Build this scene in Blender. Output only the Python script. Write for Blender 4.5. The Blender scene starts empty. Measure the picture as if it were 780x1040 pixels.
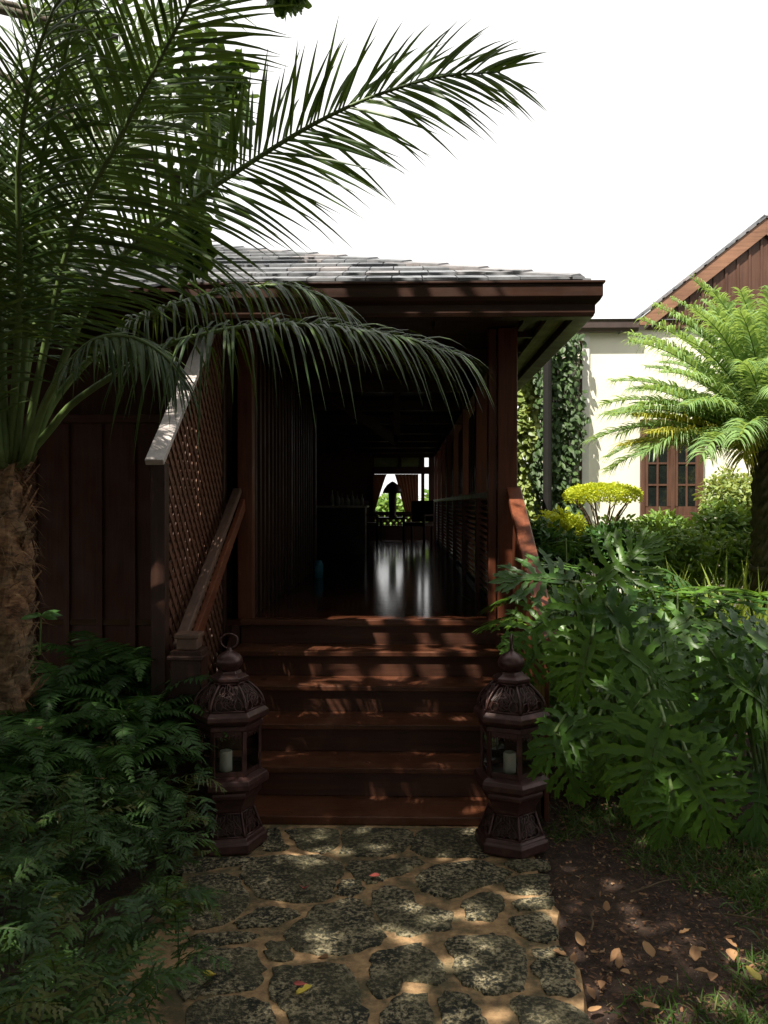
import bpy, math, random
import numpy as np
from mathutils import Vector, Matrix
R = math.radians
random.seed(7); rng = np.random.default_rng(11)
sc = bpy.context.scene
COL = sc.collection
# ------------------------------------------------------------------ camera, sky, sun, exposure
cam_d = bpy.data.cameras.new('camera'); cam = bpy.data.objects.new('camera', cam_d); COL.objects.link(cam)
CAMZ = 1.75
cam.location = (0, 0, CAMZ)
YAW, PITCH = 1.48, -0.54
cam.rotation_euler = (R(90 + PITCH), 0, R(YAW))
cam_d.sensor_fit = 'VERTICAL'; cam_d.sensor_height = 36.0; cam_d.lens = 850 / 1040 * 36
cam_d.clip_start = 0.05; cam_d.clip_end = 600
sc.camera = cam
SUN = Vector((-0.30, -0.40, 0.866)).normalized()      # towards the sun
elev = math.asin(SUN.z)
world = bpy.data.worlds.new('World'); sc.world = world; world.use_nodes = True
nt = world.node_tree; nt.nodes.clear()
wo = nt.nodes.new('ShaderNodeOutputWorld'); bg = nt.nodes.new('ShaderNodeBackground')
sky = nt.nodes.new('ShaderNodeTexSky'); sky.sky_type = 'NISHITA'; sky.sun_disc = False
sky.sun_elevation = elev; sky.sun_rotation = math.atan2(SUN.x, SUN.y)
sky.dust_density = 5.0; sky.air_density = 1.3; sky.ozone_density = 1.0
# thin bright cloud veil over the blue
tc = nt.nodes.new('ShaderNodeTexCoord'); nz = nt.nodes.new('ShaderNodeTexNoise'); nz.inputs['Scale'].default_value = 1.6
nz.inputs['Detail'].default_value = 5
rp = nt.nodes.new('ShaderNodeMapRange'); rp.inputs[1].default_value = 0.3; rp.inputs[2].default_value = 0.6
rp.inputs[3].default_value = 0.85; rp.inputs[4].default_value = 0.95
mx = nt.nodes.new('ShaderNodeMix'); mx.data_type = 'RGBA'
mx.inputs[7].default_value = (11.2, 11.1, 10.9, 1)
nt.links.new(tc.outputs['Generated'], nz.inputs['Vector']); nt.links.new(nz.outputs['Fac'], rp.inputs[0])
nt.links.new(rp.outputs[0], mx.inputs[0]); nt.links.new(sky.outputs[0], mx.inputs[6])
nt.links.new(mx.outputs[2], bg.inputs['Color']); nt.links.new(bg.outputs[0], wo.inputs[0])
bg.inputs['Strength'].default_value = 0.055
sd = bpy.data.lights.new('sun', 'SUN'); so = bpy.data.objects.new('sun', sd); COL.objects.link(so)
sd.energy = 5.0; sd.angle = R(0.5); sd.color = (1.0, 0.93, 0.82)
so.rotation_euler = SUN.to_track_quat('Z', 'Y').to_euler(); so.location = (-5, -8, 15)
sc.view_settings.view_transform = 'Standard'; sc.view_settings.look = 'None'
sc.view_settings.exposure = 1.22; sc.view_settings.gamma = 1.0
sc.view_settings.use_curve_mapping = False
try:
    sc.cycles.max_bounces = 8; sc.cycles.transparent_max_bounces = 8
    sc.cycles.use_denoising = True
except Exception: pass

MROT = cam.rotation_euler.to_matrix()
def ray(px, py):
    return MROT @ Vector(((px - 390) / 850, (520 - py) / 850, -1))
def W(px, py, Y):
    d = ray(px, py); k = Y / d.y
    return Vector((d.x * k, Y, CAMZ + d.z * k))
def G(px, py, z=0.0):
    d = ray(px, py); k = (z - CAMZ) / d.z
    return Vector((d.x * k, d.y * k, z))

# ------------------------------------------------------------------ materials
MATS = {}
def newmat(name):
    m = bpy.data.materials.new(name); m.use_nodes = True
    n = m.node_tree; n.nodes.clear()
    out = n.nodes.new('ShaderNodeOutputMaterial')
    return m, n, out
def N(n, t, **kw):
    x = n.nodes.new(t)
    for k, v in kw.items():
        if k.startswith('_'): setattr(x, k[1:], v)
    return x
def ramp(n, stops, src):
    r = n.nodes.new('ShaderNodeValToRGB'); cr = r.color_ramp
    while len(cr.elements) < len(stops): cr.elements.new(0.5)
    for e, (p, c) in zip(cr.elements, stops):
        e.position = p; e.color = (c[0], c[1], c[2], 1)
    n.links.new(src, r.inputs[0]); return r.outputs[0]
def noise(n, scale, detail=4, vec=None, rough=0.55, stretch=None):
    x = n.nodes.new('ShaderNodeTexNoise'); x.inputs['Scale'].default_value = scale
    x.inputs['Detail'].default_value = detail; x.inputs['Roughness'].default_value = rough
    co = n.nodes.new('ShaderNodeTexCoord')
    if stretch:
        mp = n.nodes.new('ShaderNodeMapping'); mp.inputs['Scale'].default_value = stretch
        n.links.new(co.outputs['Object'], mp.inputs[0]); n.links.new(mp.outputs[0], x.inputs['Vector'])
    else: n.links.new(co.outputs['Object'], x.inputs['Vector'])
    return x.outputs['Fac']
def bump(n, h, strength, dist=0.01):
    b = n.nodes.new('ShaderNodeBump'); b.inputs['Strength'].default_value = strength
    b.inputs['Distance'].default_value = dist
    n.links.new(h, b.inputs['Height']); return b.outputs[0]
def mixc(n, fac, a, b, mode='MIX'):
    m = n.nodes.new('ShaderNodeMix'); m.data_type = 'RGBA'; m.blend_type = mode
    for idx, v in ((0, fac), (6, a), (7, b)):
        if isinstance(v, (int, float)): m.inputs[idx].default_value = v
        elif isinstance(v, tuple): m.inputs[idx].default_value = (*v, 1)
        else: n.links.new(v, m.inputs[idx])
    return m.outputs[2]
def wood(name, c, axis='z', rough=0.45, var=0.5, worn=None):
    m, n, out = newmat(name)
    s = {'x': (1.2, 22, 22), 'y': (22, 1.2, 22), 'z': (22, 22, 1.2)}[axis]
    g = noise(n, 2.2, 6, stretch=s); big = noise(n, 1.7, 3)
    dark = tuple(v * (1 - var) for v in c); lite = tuple(min(1, v * (1 + var)) for v in c)
    col = ramp(n, [(0.28, dark), (0.55, c), (0.8, lite)], g)
    col = mixc(n, ramp(n, [(0.35, (0, 0, 0)), (0.7, (0.5, 0.5, 0.5))], big), col, tuple(v * 1.7 + 0.004 for v in c))
    if worn:
        w = noise(n, 5, 6, rough=0.7)
        col = mixc(n, ramp(n, [(0.5, (0, 0, 0)), (0.72, (0.8, 0.8, 0.8))], w), col, worn)
    p = N(n, 'ShaderNodeBsdfPrincipled'); n.links.new(col, p.inputs['Base Color'])
    p.inputs['Specular IOR Level'].default_value = 0.28
    rr = ramp(n, [(0.3, (rough * 0.75,) * 3), (0.75, (min(1, rough * 1.35),) * 3)], noise(n, 6, 4))
    n.links.new(rr, p.inputs['Roughness'])
    n.links.new(bump(n, g, 0.25, 0.004), p.inputs['Normal'])
    n.links.new(p.outputs[0], out.inputs[0]); MATS[name] = m; return m
def plain(name, c, rough=0.5, metal=0.0, nscale=8, var=0.25, bmp=0.1, c2=None, spec=None, coat=0):
    m, n, out = newmat(name)
    f = noise(n, nscale, 6, rough=0.6)
    c2 = c2 or tuple(min(1, v * (1 + var)) for v in c)
    col = ramp(n, [(0.3, tuple(v * (1 - var) for v in c)), (0.55, c), (0.75, c2)], f)
    p = N(n, 'ShaderNodeBsdfPrincipled'); n.links.new(col, p.inputs['Base Color'])
    p.inputs['Roughness'].default_value = rough; p.inputs['Metallic'].default_value = metal
    p.inputs['Coat Weight'].default_value = coat
    p.inputs['Specular IOR Level'].default_value = 0.5 if rough < .4 else 0.25
    if bmp: n.links.new(bump(n, f, bmp, 0.006), p.inputs['Normal'])
    n.links.new(p.outputs[0], out.inputs[0]); MATS[name] = m; return m
def leafmat(name, c1, c2, trans=0.35, rough=0.4, tc_=None, yellow=None):
    """two-tone leaf colour by the per-leaf attribute 'var', light comes through"""
    m, n, out = newmat(name)
    a = n.nodes.new('ShaderNodeAttribute'); a.attribute_name = 'var'
    stops = [(0.0, c1), (0.85, c2)]
    if yellow: stops = [(0.0, c1), (0.8, c2), (0.93, yellow)]
    col = ramp(n, stops, a.outputs['Fac'])
    nz_ = noise(n, 9, 3)
    col = mixc(n, 0.25, col, mixc(n, nz_, tuple(v * 0.5 for v in c1), tuple(v * 1.5 for v in c2)))
    p = N(n, 'ShaderNodeBsdfPrincipled'); n.links.new(col, p.inputs['Base Color'])
    p.inputs['Roughness'].default_value = rough
    p.inputs['Specular IOR Level'].default_value = 0.30
    t = n.nodes.new('ShaderNodeBsdfTranslucent')
    tcol = mixc(n, 0.5, col, tc_ or (c2[0] * 2.0, c2[1] * 1.7, c2[2] * 0.6)); n.links.new(tcol, t.inputs[0])
    ms = n.nodes.new('ShaderNodeMixShader'); ms.inputs[0].default_value = trans
    n.links.new(p.outputs[0], ms.inputs[1]); n.links.new(t.outputs[0], ms.inputs[2])
    n.links.new(ms.outputs[0], out.inputs[0]); MATS[name] = m; return m

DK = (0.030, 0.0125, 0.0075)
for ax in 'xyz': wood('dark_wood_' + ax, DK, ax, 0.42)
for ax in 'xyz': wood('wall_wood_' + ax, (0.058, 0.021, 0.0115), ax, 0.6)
wood('post_wood', (0.085, 0.026, 0.012), 'z', 0.4)
wood('rail_wood', (0.12, 0.038, 0.018), 'y', 0.38)
wood('cap_wood', (0.40, 0.36, 0.34), 'y', 0.34, var=.25)  # weathered grey, lightened further to stand for sky light on the cap
wood('grey_rail_wood', (0.10, 0.06, 0.045), 'y', 0.45)
wood('step_wood', (0.066, 0.023, 0.011), 'x', 0.36, worn=(0.13, 0.058, 0.034))
wood('riser_wood', (0.050, 0.019, 0.010), 'x', 0.5, worn=(0.085, 0.034, 0.02))
wood('barge_wood', (0.20, 0.105, 0.065), 'x', 0.5)
wood('window_wood', (0.080, 0.040, 0.027), 'z', 0.45)
wood('soffit_edge_bounce', (0.16, 0.16, 0.085), 'y', 0.6)  # bounce light from the garden put into the pale green colour
plain('lattice_wood', (0.12, 0.055, 0.034), 0.45)
plain('cream_wall', (0.74, 0.72, 0.60), 0.85, nscale=3, var=0.06, bmp=0.15)
plain('white_trim', (0.66, 0.65, 0.60), 0.6, nscale=6, var=0.06)
plain('gutter_metal', (0.07, 0.05, 0.045), 0.35, nscale=4)
plain('black_pipe', (0.012, 0.011, 0.010), 0.85)
plain('lantern_metal', (0.062, 0.028, 0.025), 0.36, metal=0.35, nscale=20, var=0.45, bmp=0.3, c2=(0.10, 0.045, 0.035))
plain('candle_wax', (0.62, 0.60, 0.50), 0.5, nscale=10, var=0.05)
plain('glass_dark', (0.010, 0.013, 0.012), 0.06, bmp=0)
plain('bottle_glass', (0.34, 0.38, 0.34), 0.08, bmp=0, nscale=30)
plain('blue_plastic', (0.03, 0.25, 0.38), 0.25, nscale=20)
plain('counter_top', (0.50, 0.47, 0.42), 0.3)
plain('bark_grey', (0.09, 0.075, 0.055), 0.9, nscale=14, var=0.5, bmp=0.8)
plain('stem_green', (0.10, 0.15, 0.045), 0.5, nscale=10, var=0.35)
plain('stem_dark', (0.035, 0.05, 0.02), 0.6, nscale=10, var=0.35)
plain('twig', (0.12, 0.085, 0.05), 0.8, nscale=20)
plain('transom', (0.13, 0.16, 0.055), 0.5)
# thin clear glass for the lantern panes
m, n, out = newmat('clear_glass')
g1 = N(n, 'ShaderNodeBsdfGlossy'); g1.inputs['Roughness'].default_value = 0.03
t1 = N(n, 'ShaderNodeBsdfTransparent'); t1.inputs[0].default_value = (0.82, 0.85, 0.84, 1)
ms = N(n, 'ShaderNodeMixShader'); fr = N(n, 'ShaderNodeFresnel'); n.links.new(fr.outputs[0], ms.inputs[0])
n.links.new(t1.outputs[0], ms.inputs[1]); n.links.new(g1.outputs[0], ms.inputs[2]); n.links.new(ms.outputs[0], out.inputs[0])
MATS['clear_glass'] = m
# palm fibre
m, n, out = newmat('palm_fibre')
f = noise(n, 16, 6, stretch=(1, 1, 3)); f2 = noise(n, 4, 4)
col = ramp(n, [(0.3, (0.045, 0.022, 0.012)), (0.5, (0.20, 0.10, 0.05)), (0.62, (0.30, 0.17, 0.08)), (0.8, (0.48, 0.33, 0.19))], f)
col = mixc(n, ramp(n, [(0.4, (0, 0, 0)), (0.7, (0.6, 0.6, 0.6))], f2), col, (0.10, 0.10, 0.06))
p = N(n, 'ShaderNodeBsdfPrincipled'); n.links.new(col, p.inputs['Base Color']); p.inputs['Roughness'].default_value = 0.9
n.links.new(bump(n, f, 0.7, 0.02), p.inputs['Normal']); n.links.new(p.outputs[0], out.inputs[0]); MATS['palm_fibre'] = m
# coral stone slabs: pitted, dark lichen with pale crumbs
m, n, out = newmat('coral_stone')
tcn = n.nodes.new('ShaderNodeTexCoord')
def vor(scale):
    v = n.nodes.new('ShaderNodeTexVoronoi'); v.inputs['Scale'].default_value = scale
    mp = n.nodes.new('ShaderNodeVectorMath'); mp.operation = 'ADD'
    nn = n.nodes.new('ShaderNodeTexNoise'); nn.inputs['Scale'].default_value = scale * 0.6; nn.inputs['Detail'].default_value = 3
    sc_ = n.nodes.new('ShaderNodeVectorMath'); sc_.operation = 'SCALE'; sc_.inputs[3].default_value = 1.6 / scale
    n.links.new(tcn.outputs['Object'], nn.inputs['Vector']); n.links.new(nn.outputs['Color'], sc_.inputs[0])
    n.links.new(tcn.outputs['Object'], mp.inputs[0]); n.links.new(sc_.outputs[0], mp.inputs[1])
    n.links.new(mp.outputs[0], v.inputs['Vector']); return v.outputs['Distance']
d1 = noise(n, 58, 4, rough=0.62); d2 = noise(n, 6, 5, rough=0.65); d3 = noise(n, 90, 3)
a_ = n.nodes.new('ShaderNodeMath'); a_.operation = 'MULTIPLY_ADD'; n.links.new(d2, a_.inputs[0]); a_.inputs[1].default_value = 0.35
n.links.new(d1, a_.inputs[2])
col = ramp(n, [(0.60, (0.012, 0.013, 0.007)), (0.65, (0.06, 0.055, 0.028)), (0.70, (0.20, 0.165, 0.09)), (0.82, (0.46, 0.39, 0.24))], a_.outputs[0])
mos = ramp(n, [(0.42, (0, 0, 0)), (0.62, (0.65, 0.65, 0.65))], noise(n, 3.1, 4))
col = mixc(n, mos, col, mixc(n, d3, (0.03, 0.032, 0.012), (0.15, 0.13, 0.06)))
p = N(n, 'ShaderNodeBsdfPrincipled'); n.links.new(col, p.inputs['Base Color']); p.inputs['Roughness'].default_value = 0.85
n.links.new(bump(n, a_.outputs[0], 1.0, 0.05), p.inputs['Normal']); n.links.new(p.outputs[0], out.inputs[0]); MATS['coral_stone'] = m
# mortar
m, n, out = newmat('mortar')
f = noise(n, 22, 6, rough=0.7); f2 = noise(n, 4.5, 6, rough=0.7)
col = ramp(n, [(0.3, (0.15, 0.085, 0.040)), (0.55, (0.32, 0.20, 0.095)), (0.8, (0.46, 0.31, 0.16))], f)
col = mixc(n, ramp(n, [(0.47, (0, 0, 0)), (0.60, (0.85, 0.85, 0.85))], f2), col, (0.05, 0.048, 0.022))
p = N(n, 'ShaderNodeBsdfPrincipled'); n.links.new(col, p.inputs['Base Color']); p.inputs['Roughness'].default_value = 0.9
n.links.new(bump(n, f, 0.5, 0.012), p.inputs['Normal']); n.links.new(p.outputs[0], out.inputs[0]); MATS['mortar'] = m
# soil
m, n, out = newmat('soil')
f = noise(n, 30, 7, rough=0.75); f2 = noise(n, 2.2, 5); f3 = noise(n, 120, 2)
col = ramp(n, [(0.3, (0.012, 0.007, 0.004)), (0.52, (0.05, 0.026, 0.016)), (0.68, (0.12, 0.062, 0.036)), (0.8, (0.26, 0.18, 0.11))], f)
col = mixc(n, ramp(n, [(0.45, (0, 0, 0)), (0.65, (0.6, 0.6, 0.6))], f2), col, (0.07, 0.04, 0.022))
col = mixc(n, ramp(n, [(0.70, (0, 0, 0)), (0.74, (1, 1, 1))], f3), col, (0.34, 0.32, 0.27))
p = N(n, 'ShaderNodeBsdfPrincipled'); n.links.new(col, p.inputs['Base Color']); p.inputs['Roughness'].default_value = 0.95
n.links.new(bump(n, f, 0.9, 0.03), p.inputs['Normal']); n.links.new(p.outputs[0], out.inputs[0]); MATS['soil'] = m
# shingles (per-piece tone)
m, n, out = newmat('shingle')
a = n.nodes.new('ShaderNodeAttribute'); a.attribute_name = 'var'
col = ramp(n, [(0, (0.07, 0.075, 0.085)), (0.6, (0.15, 0.16, 0.175)), (1, (0.30, 0.26, 0.25))], a.outputs['Fac'])
f = noise(n, 12, 5)
col = mixc(n, 0.4, col, ramp(n, [(0.3, (0.05, 0.055, 0.06)), (0.7, (0.26, 0.26, 0.27))], f))
p = N(n, 'ShaderNodeBsdfPrincipled'); n.links.new(col, p.inputs['Base Color']); p.inputs['Roughness'].default_value = 0.42
n.links.new(bump(n, f, 0.3, 0.01), p.inputs['Normal']); n.links.new(p.outputs[0], out.inputs[0]); MATS['shingle'] = m
# deck boards: glossy varnish
m, n, out = newmat('deck_boards')
tcn = n.nodes.new('ShaderNodeTexCoord')
w = n.nodes.new('ShaderNodeTexWave'); w.wave_type = 'BANDS'; w.bands_direction = 'Y'; w.inputs['Scale'].default_value = 3.0
w.wave_profile = 'SAW'
n.links.new(tcn.outputs['Object'], w.inputs['Vector'])
gr = noise(n, 2, 5, stretch=(1, 18, 18))
col = ramp(n, [(0.3, (0.035, 0.012, 0.006)), (0.7, (0.085, 0.028, 0.013))], gr)
groove = ramp(n, [(0.0, (0, 0, 0)), (0.08, (1, 1, 1)), (0.94, (1, 1, 1)), (1.0, (0, 0, 0))], w.outputs['Fac'])
p = N(n, 'ShaderNodeBsdfPrincipled'); n.links.new(col, p.inputs['Base Color']); p.inputs['Roughness'].default_value = 0.12
n.links.new(bump(n, groove, 0.8, 0.004), p.inputs['Normal']); n.links.new(p.outputs[0], out.inputs[0]); MATS['deck_boards'] = m

leafmat('palm_leaf', (0.014, 0.038, 0.013), (0.065, 0.108, 0.022), 0.28, 0.38, yellow=(0.30, 0.30, 0.04))
leafmat('cycad_leaf', (0.10, 0.20, 0.07), (0.27, 0.40, 0.15), 0.38, 0.38)
leafmat('cycad_yellow', (0.20, 0.26, 0.05), (0.38, 0.36, 0.07), 0.35, 0.4)
leafmat('fern_leaf', (0.018, 0.050, 0.013), (0.055, 0.125, 0.025), 0.32, 0.5)
leafmat('lacy_leaf', (0.014, 0.040, 0.013), (0.065, 0.125, 0.028), 0.30, 0.5, yellow=(0.10, 0.09, 0.025))
leafmat('philo_leaf', (0.018, 0.060, 0.014), (0.100, 0.205, 0.026), 0.30, 0.36, yellow=(0.11, 0.19, 0.03))
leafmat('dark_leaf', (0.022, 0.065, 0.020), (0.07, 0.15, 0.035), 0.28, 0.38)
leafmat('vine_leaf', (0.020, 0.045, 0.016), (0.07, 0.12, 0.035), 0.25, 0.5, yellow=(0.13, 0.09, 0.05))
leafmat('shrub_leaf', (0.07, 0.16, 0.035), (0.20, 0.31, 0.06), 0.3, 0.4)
leafmat('lime_leaf', (0.28, 0.38, 0.03), (0.52, 0.58, 0.06), 0.35, 0.5)
leafmat('ivy_leaf', (0.08, 0.15, 0.04), (0.30, 0.36, 0.11), 0.35, 0.4)
leafmat('strap_leaf', (0.12, 0.22, 0.04), (0.30, 0.38, 0.08), 0.35, 0.45)
leafmat('canopy_leaf', (0.03, 0.07, 0.015), (0.08, 0.14, 0.025), 0.25, 0.4, yellow=(0.35, 0.26, 0.03))
leafmat('grass_blade', (0.03, 0.075, 0.015), (0.08, 0.15, 0.03), 0.3, 0.5, yellow=(0.20, 0.17, 0.07))
leafmat('litter', (0.08, 0.034, 0.020), (0.24, 0.13, 0.065), 0.1, 0.7, yellow=(0.42, 0.30, 0.17))
leafmat('dry_leaf', (0.20, 0.10, 0.05), (0.40, 0.23, 0.11), 0.15, 0.65)
leafmat('curtain_cloth', (0.22, 0.13, 0.08), (0.30, 0.18, 0.11), 0.45, 0.9, tc_=(0.34, 0.20, 0.12))
leafmat('yellow_leaf', (0.45, 0.36, 0.06), (0.55, 0.45, 0.08), 0.2, 0.5)
leafmat('red_leaf', (0.33, 0.06, 0.05), (0.40, 0.10, 0.08), 0.15, 0.5)

# ------------------------------------------------------------------ mesh builder
class MB:
    def __init__(s): s.v = []; s.f = []; s.var = []; s.n = 0
    def add(s, verts, faces, var=0.5):
        verts = np.asarray(verts, float).reshape(-1, 3); s.v.append(verts)
        o = s.n
        if isinstance(faces, np.ndarray): s.f.extend((faces + o).tolist())
        else: s.f.extend([[i + o for i in f] for f in faces])
        s.var.append(np.full(len(verts), var, float) if np.isscalar(var) else np.asarray(var, float))
        s.n += len(verts)
    def box(s, x0, x1, y0, y1, z0, z1, var=0.5, M=None):
        v = [(x, y, z) for x in (x0, x1) for y in (y0, y1) for z in (z0, z1)]
        if M is not None: v = [tuple(M @ Vector(p)) for p in v]
        s.add(v, [[0, 1, 3, 2], [4, 6, 7, 5], [0, 4, 5, 1], [2, 3, 7, 6], [0, 2, 6, 4], [1, 5, 7, 3]], var)
    def beam(s, a, b, w, h, up=(0, 0, 1), var=0.5):
        a = Vector(a); b = Vector(b); t = (b - a).normalized(); sd_ = t.cross(Vector(up))
        if sd_.length < 1e-4: sd_ = t.cross(Vector((0, 1, 0)))
        sd_.normalize(); u = sd_.cross(t).normalized()
        v = []
        for p in (a, b):
            for i, j in ((-1, -1), (1, -1), (1, 1), (-1, 1)): v.append(tuple(p + sd_ * (i * w / 2) + u * (j * h / 2)))
        s.add(v, [[3, 2, 1, 0], [4, 5, 6, 7], [0, 1, 5, 4], [1, 2, 6, 5], [2, 3, 7, 6], [3, 0, 4, 7]], var)
    def prism(s, poly, fn, t0, t1, var=0.5):
        """poly: list of 2-D points, fn(u,v,t)->xyz"""
        k = len(poly); v = [fn(a, b, t0) for a, b in poly] + [fn(a, b, t1) for a, b in poly]
        f = [list(range(k))[::-1], list(range(k, 2 * k))] + [[i, (i + 1) % k, k + (i + 1) % k, k + i] for i in range(k)]
        s.add(v, f, var)
    def tube(s, pts, rad, sides=6, var=0.5, closed=False):
        P = np.array([tuple(p) for p in pts], float); k = len(P)
        rad = np.full(k, rad, float) if np.isscalar(rad) else np.interp(np.linspace(0, 1, k), np.linspace(0, 1, len(rad)), np.asarray(rad, float))
        T = np.gradient(P, axis=0)
        if closed: T = np.roll(P, -1, 0) - np.roll(P, 1, 0)
        T /= np.linalg.norm(T, axis=1)[:, None] + 1e-9
        ref = np.array([0, 0, 1.0]) if abs(T[0, 2]) < 0.85 else np.array([1.0, 0, 0])
        A = np.cross(T, ref); bad = np.linalg.norm(A, axis=1) < 0.1
        A[bad] = np.cross(T[bad], np.array([0, 1.0, 0])); A /= np.linalg.norm(A, axis=1)[:, None] + 1e-9
        B = np.cross(T, A); th = np.arange(sides) * 2 * math.pi / sides
        V = P[:, None] + rad[:, None, None] * (np.cos(th)[None, :, None] * A[:, None] + np.sin(th)[None, :, None] * B[:, None])
        f = []
        for i in range(k if closed else k - 1):
            j2 = (i + 1) % k
            for j in range(sides):
                a = i * sides + j; b = i * sides + (j + 1) % sides
                c = j2 * sides + (j + 1) % sides; d = j2 * sides + j; f.append([a, b, c, d])
        if not closed: f += [list(range(sides))[::-1], [(k - 1) * sides + j for j in range(sides)]]
        s.add(V.reshape(-1, 3), f, var)
    def lathe(s, prof, c, sides=24, rot=0.0, var=0.5, caps=True):
        k = len(prof); V = []
        for r, z in prof:
            for j in range(sides):
                a = rot + 2 * math.pi * j / sides; V.append((c[0] + r * math.cos(a), c[1] + r * math.sin(a), c[2] + z))
        f = [[i * sides + j, i * sides + (j + 1) % sides, (i + 1) * sides + (j + 1) % sides, (i + 1) * sides + j] for i in range(k - 1) for j in range(sides)]
        if caps: f += [list(range(sides))[::-1], [(k - 1) * sides + j for j in range(sides)]]
        s.add(V, f, var)
    def strips(s, B, D, S, L, Wd, droop, var, prof, fold=0.0, curl=None):
        """many leaf strips at once. B,D,S n x 3; L,Wd,droop,var n"""
        n_ = len(B)
        if n_ == 0: return
        K = len(prof) - 1; t = np.linspace(0, 1, K + 1); prof = np.asarray(prof, float)
        L = np.broadcast_to(L, n_); Wd = np.broadcast_to(Wd, n_); droop = np.broadcast_to(droop, n_); var = np.broadcast_to(var, n_)
        C = B[:, None] + D[:, None] * (L[:, None] * t)[:, :, None]
        C = C.copy(); C[:, :, 2] -= (droop * L)[:, None] * t ** 2
        if curl is not None: C += curl[:, None] * (L[:, None] * t ** 2)[:, :, None]
        w_ = (Wd[:, None] * prof)[:, :, None] * 0.5 * S[:, None]
        if fold:
            Nn = np.cross(D, S); up = (Wd[:, None] * prof)[:, :, None] * fold * Nn[:, None]
            V = np.stack([C - w_ + up, C, C + w_ + up], 2)      # n,K+1,3,3
            q = 3
        else:
            V = np.stack([C - w_, C + w_], 2); q = 2
        base = (np.arange(n_) * (K + 1) * q)[:, None, None]
        i = np.arange(K)[None, :, None] * q; j = np.arange(q - 1)[None, None, :]
        a = base + i + j
        F = np.stack([a, a + 1, a + q + 1, a + q], -1).reshape(-1, 4)
        s.add(V.reshape(-1, 3), F, np.repeat(var, (K + 1) * q))
    def build(s, name, mat, parent=None, bevel=0, smooth=False, solid=0, origin=None):
        me = bpy.data.meshes.new(name)
        V = np.concatenate(s.v) if s.v else np.zeros((0, 3))
        if origin is not None: V = V - np.array(tuple(origin))
        me.from_pydata(V.tolist(), [], s.f)
        mats = mat if isinstance(mat, (list, tuple)) else [mat]
        for m_ in mats: me.materials.append(MATS[m_])
        at = me.attributes.new('var', 'FLOAT', 'POINT'); at.data.foreach_set('value', np.concatenate(s.var).astype('f'))
        if smooth: me.polygons.foreach_set('use_smooth', [True] * len(me.polygons))
        me.update()
        o = bpy.data.objects.new(name, me); COL.objects.link(o)
        if origin is not None: o.location = tuple(origin)
        if parent is not None:
            o.parent = parent
            if parent.type == 'EMPTY' or True:
                o.matrix_parent_inverse = WM(parent).inverted()
        if solid:
            md = o.modifiers.new('solid', 'SOLIDIFY'); md.thickness = solid; md.offset = 0
        if bevel:
            md = o.modifiers.new('bevel', 'BEVEL'); md.width = bevel; md.segments = 2; md.limit_method = 'ANGLE'
        return o
def WM(o):
    m_ = Matrix.LocRotScale(o.location, o.rotation_euler, o.scale)
    if o.parent: m_ = WM(o.parent) @ o.matrix_parent_inverse @ m_
    return m_
def tag(o, label=None, cat=None, group=None, kind=None):
    if label: o['label'] = label
    if cat: o['category'] = cat
    if group: o['group'] = group
    if kind: o['kind'] = kind
    return o
def thing(name, label, cat, loc=(0, 0, 0), rz=0, group=None):
    o = bpy.data.objects.new(name, None); COL.objects.link(o); o.location = loc; o.rotation_euler = (0, 0, rz)
    o.empty_display_size = 0.2
    return tag(o, label, cat, group)
def copy_tree(o, parent=None):
    c = o.copy(); COL.objects.link(c)
    if parent is not None: c.parent = parent
    for ch in [x for x in bpy.data.objects if x.parent == o]: copy_tree(ch, c)
    return c
def unit(a): return a / (np.linalg.norm(a, axis=-1, keepdims=True) + 1e-9)
def U(lo, hi, n_=None): return rng.uniform(lo, hi, n_)

# ================================================================== SETTING: ground, path
def hgt(x, y):
    return 0.02 * np.sin(x * 2.3 + 1) * np.sin(y * 1.9) + 0.008 * np.sin(x * 9 + y * 3) * np.sin(y * 8)
mb = MB()
xs = np.concatenate([[-150, -60, -25, -12], np.arange(-7, 10.01, 0.12), [14, 25, 60, 150]])
ys = np.concatenate([[-60, -20, -6], np.arange(-2, 13, 0.12), [16, 22, 40, 90, 200, 400]])
X_, Y_ = np.meshgrid(xs, ys)
Z_ = hgt(X_, Y_) + rng.normal(0, .004, X_.shape) - 0.03 - 0.04 * ((X_ > -1.1) & (X_ < 0.6) & (Y_ < 6))
Z_ = Z_ + 0.05 * np.clip((X_ - 0.9) / 2, 0, 1)
V = np.stack([X_, Y_, Z_], -1).reshape(-1, 3); nx, ny = len(xs), len(ys)
a = (np.arange(ny - 1)[:, None] * nx + np.arange(nx - 1)[None]).ravel()
mb.add(V, np.stack([a, a + 1, a + nx + 1, a + nx], -1))
g_ = mb.build('ground', 'soil', smooth=True); tag(g_, kind='structure')

mb = MB()   # mortar bed with an uneven edge
edge_r = [(0.63 + 0.02 * math.sin(i * 1.7) + 0.012 * math.sin(i * 4.1), -1.5 + i * 0.15) for i in range(42)]
edge_r = [p for p in edge_r if p[1] < 4.72]
edge_l = [(-1.06 + 0.03 * math.sin(i * 1.3), p[1]) for i, p in enumerate(edge_r)]
for i in range(len(edge_r) - 1):
    (xa, ya), (xb, yb) = edge_r[i], edge_r[i + 1]; (xc, _), (xd, _) = edge_l[i], edge_l[i + 1]
    cols = 10
    for j in range(cols):
        u0, u1 = j / cols, (j + 1) / cols
        mb.add([(xc + (xa - xc) * u0, ya, 0), (xc + (xa - xc) * u1, ya, 0), (xd + (xb - xd) * u1, yb, 0), (xd + (xb - xd) * u0, yb, 0)], [[0, 1, 2, 3]])
    mb.add([(xa, ya, 0), (xa + 0.02, ya, -0.08), (xb + 0.02, yb, -0.08), (xb, yb, 0)], [[0, 1, 2, 3]])
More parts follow.
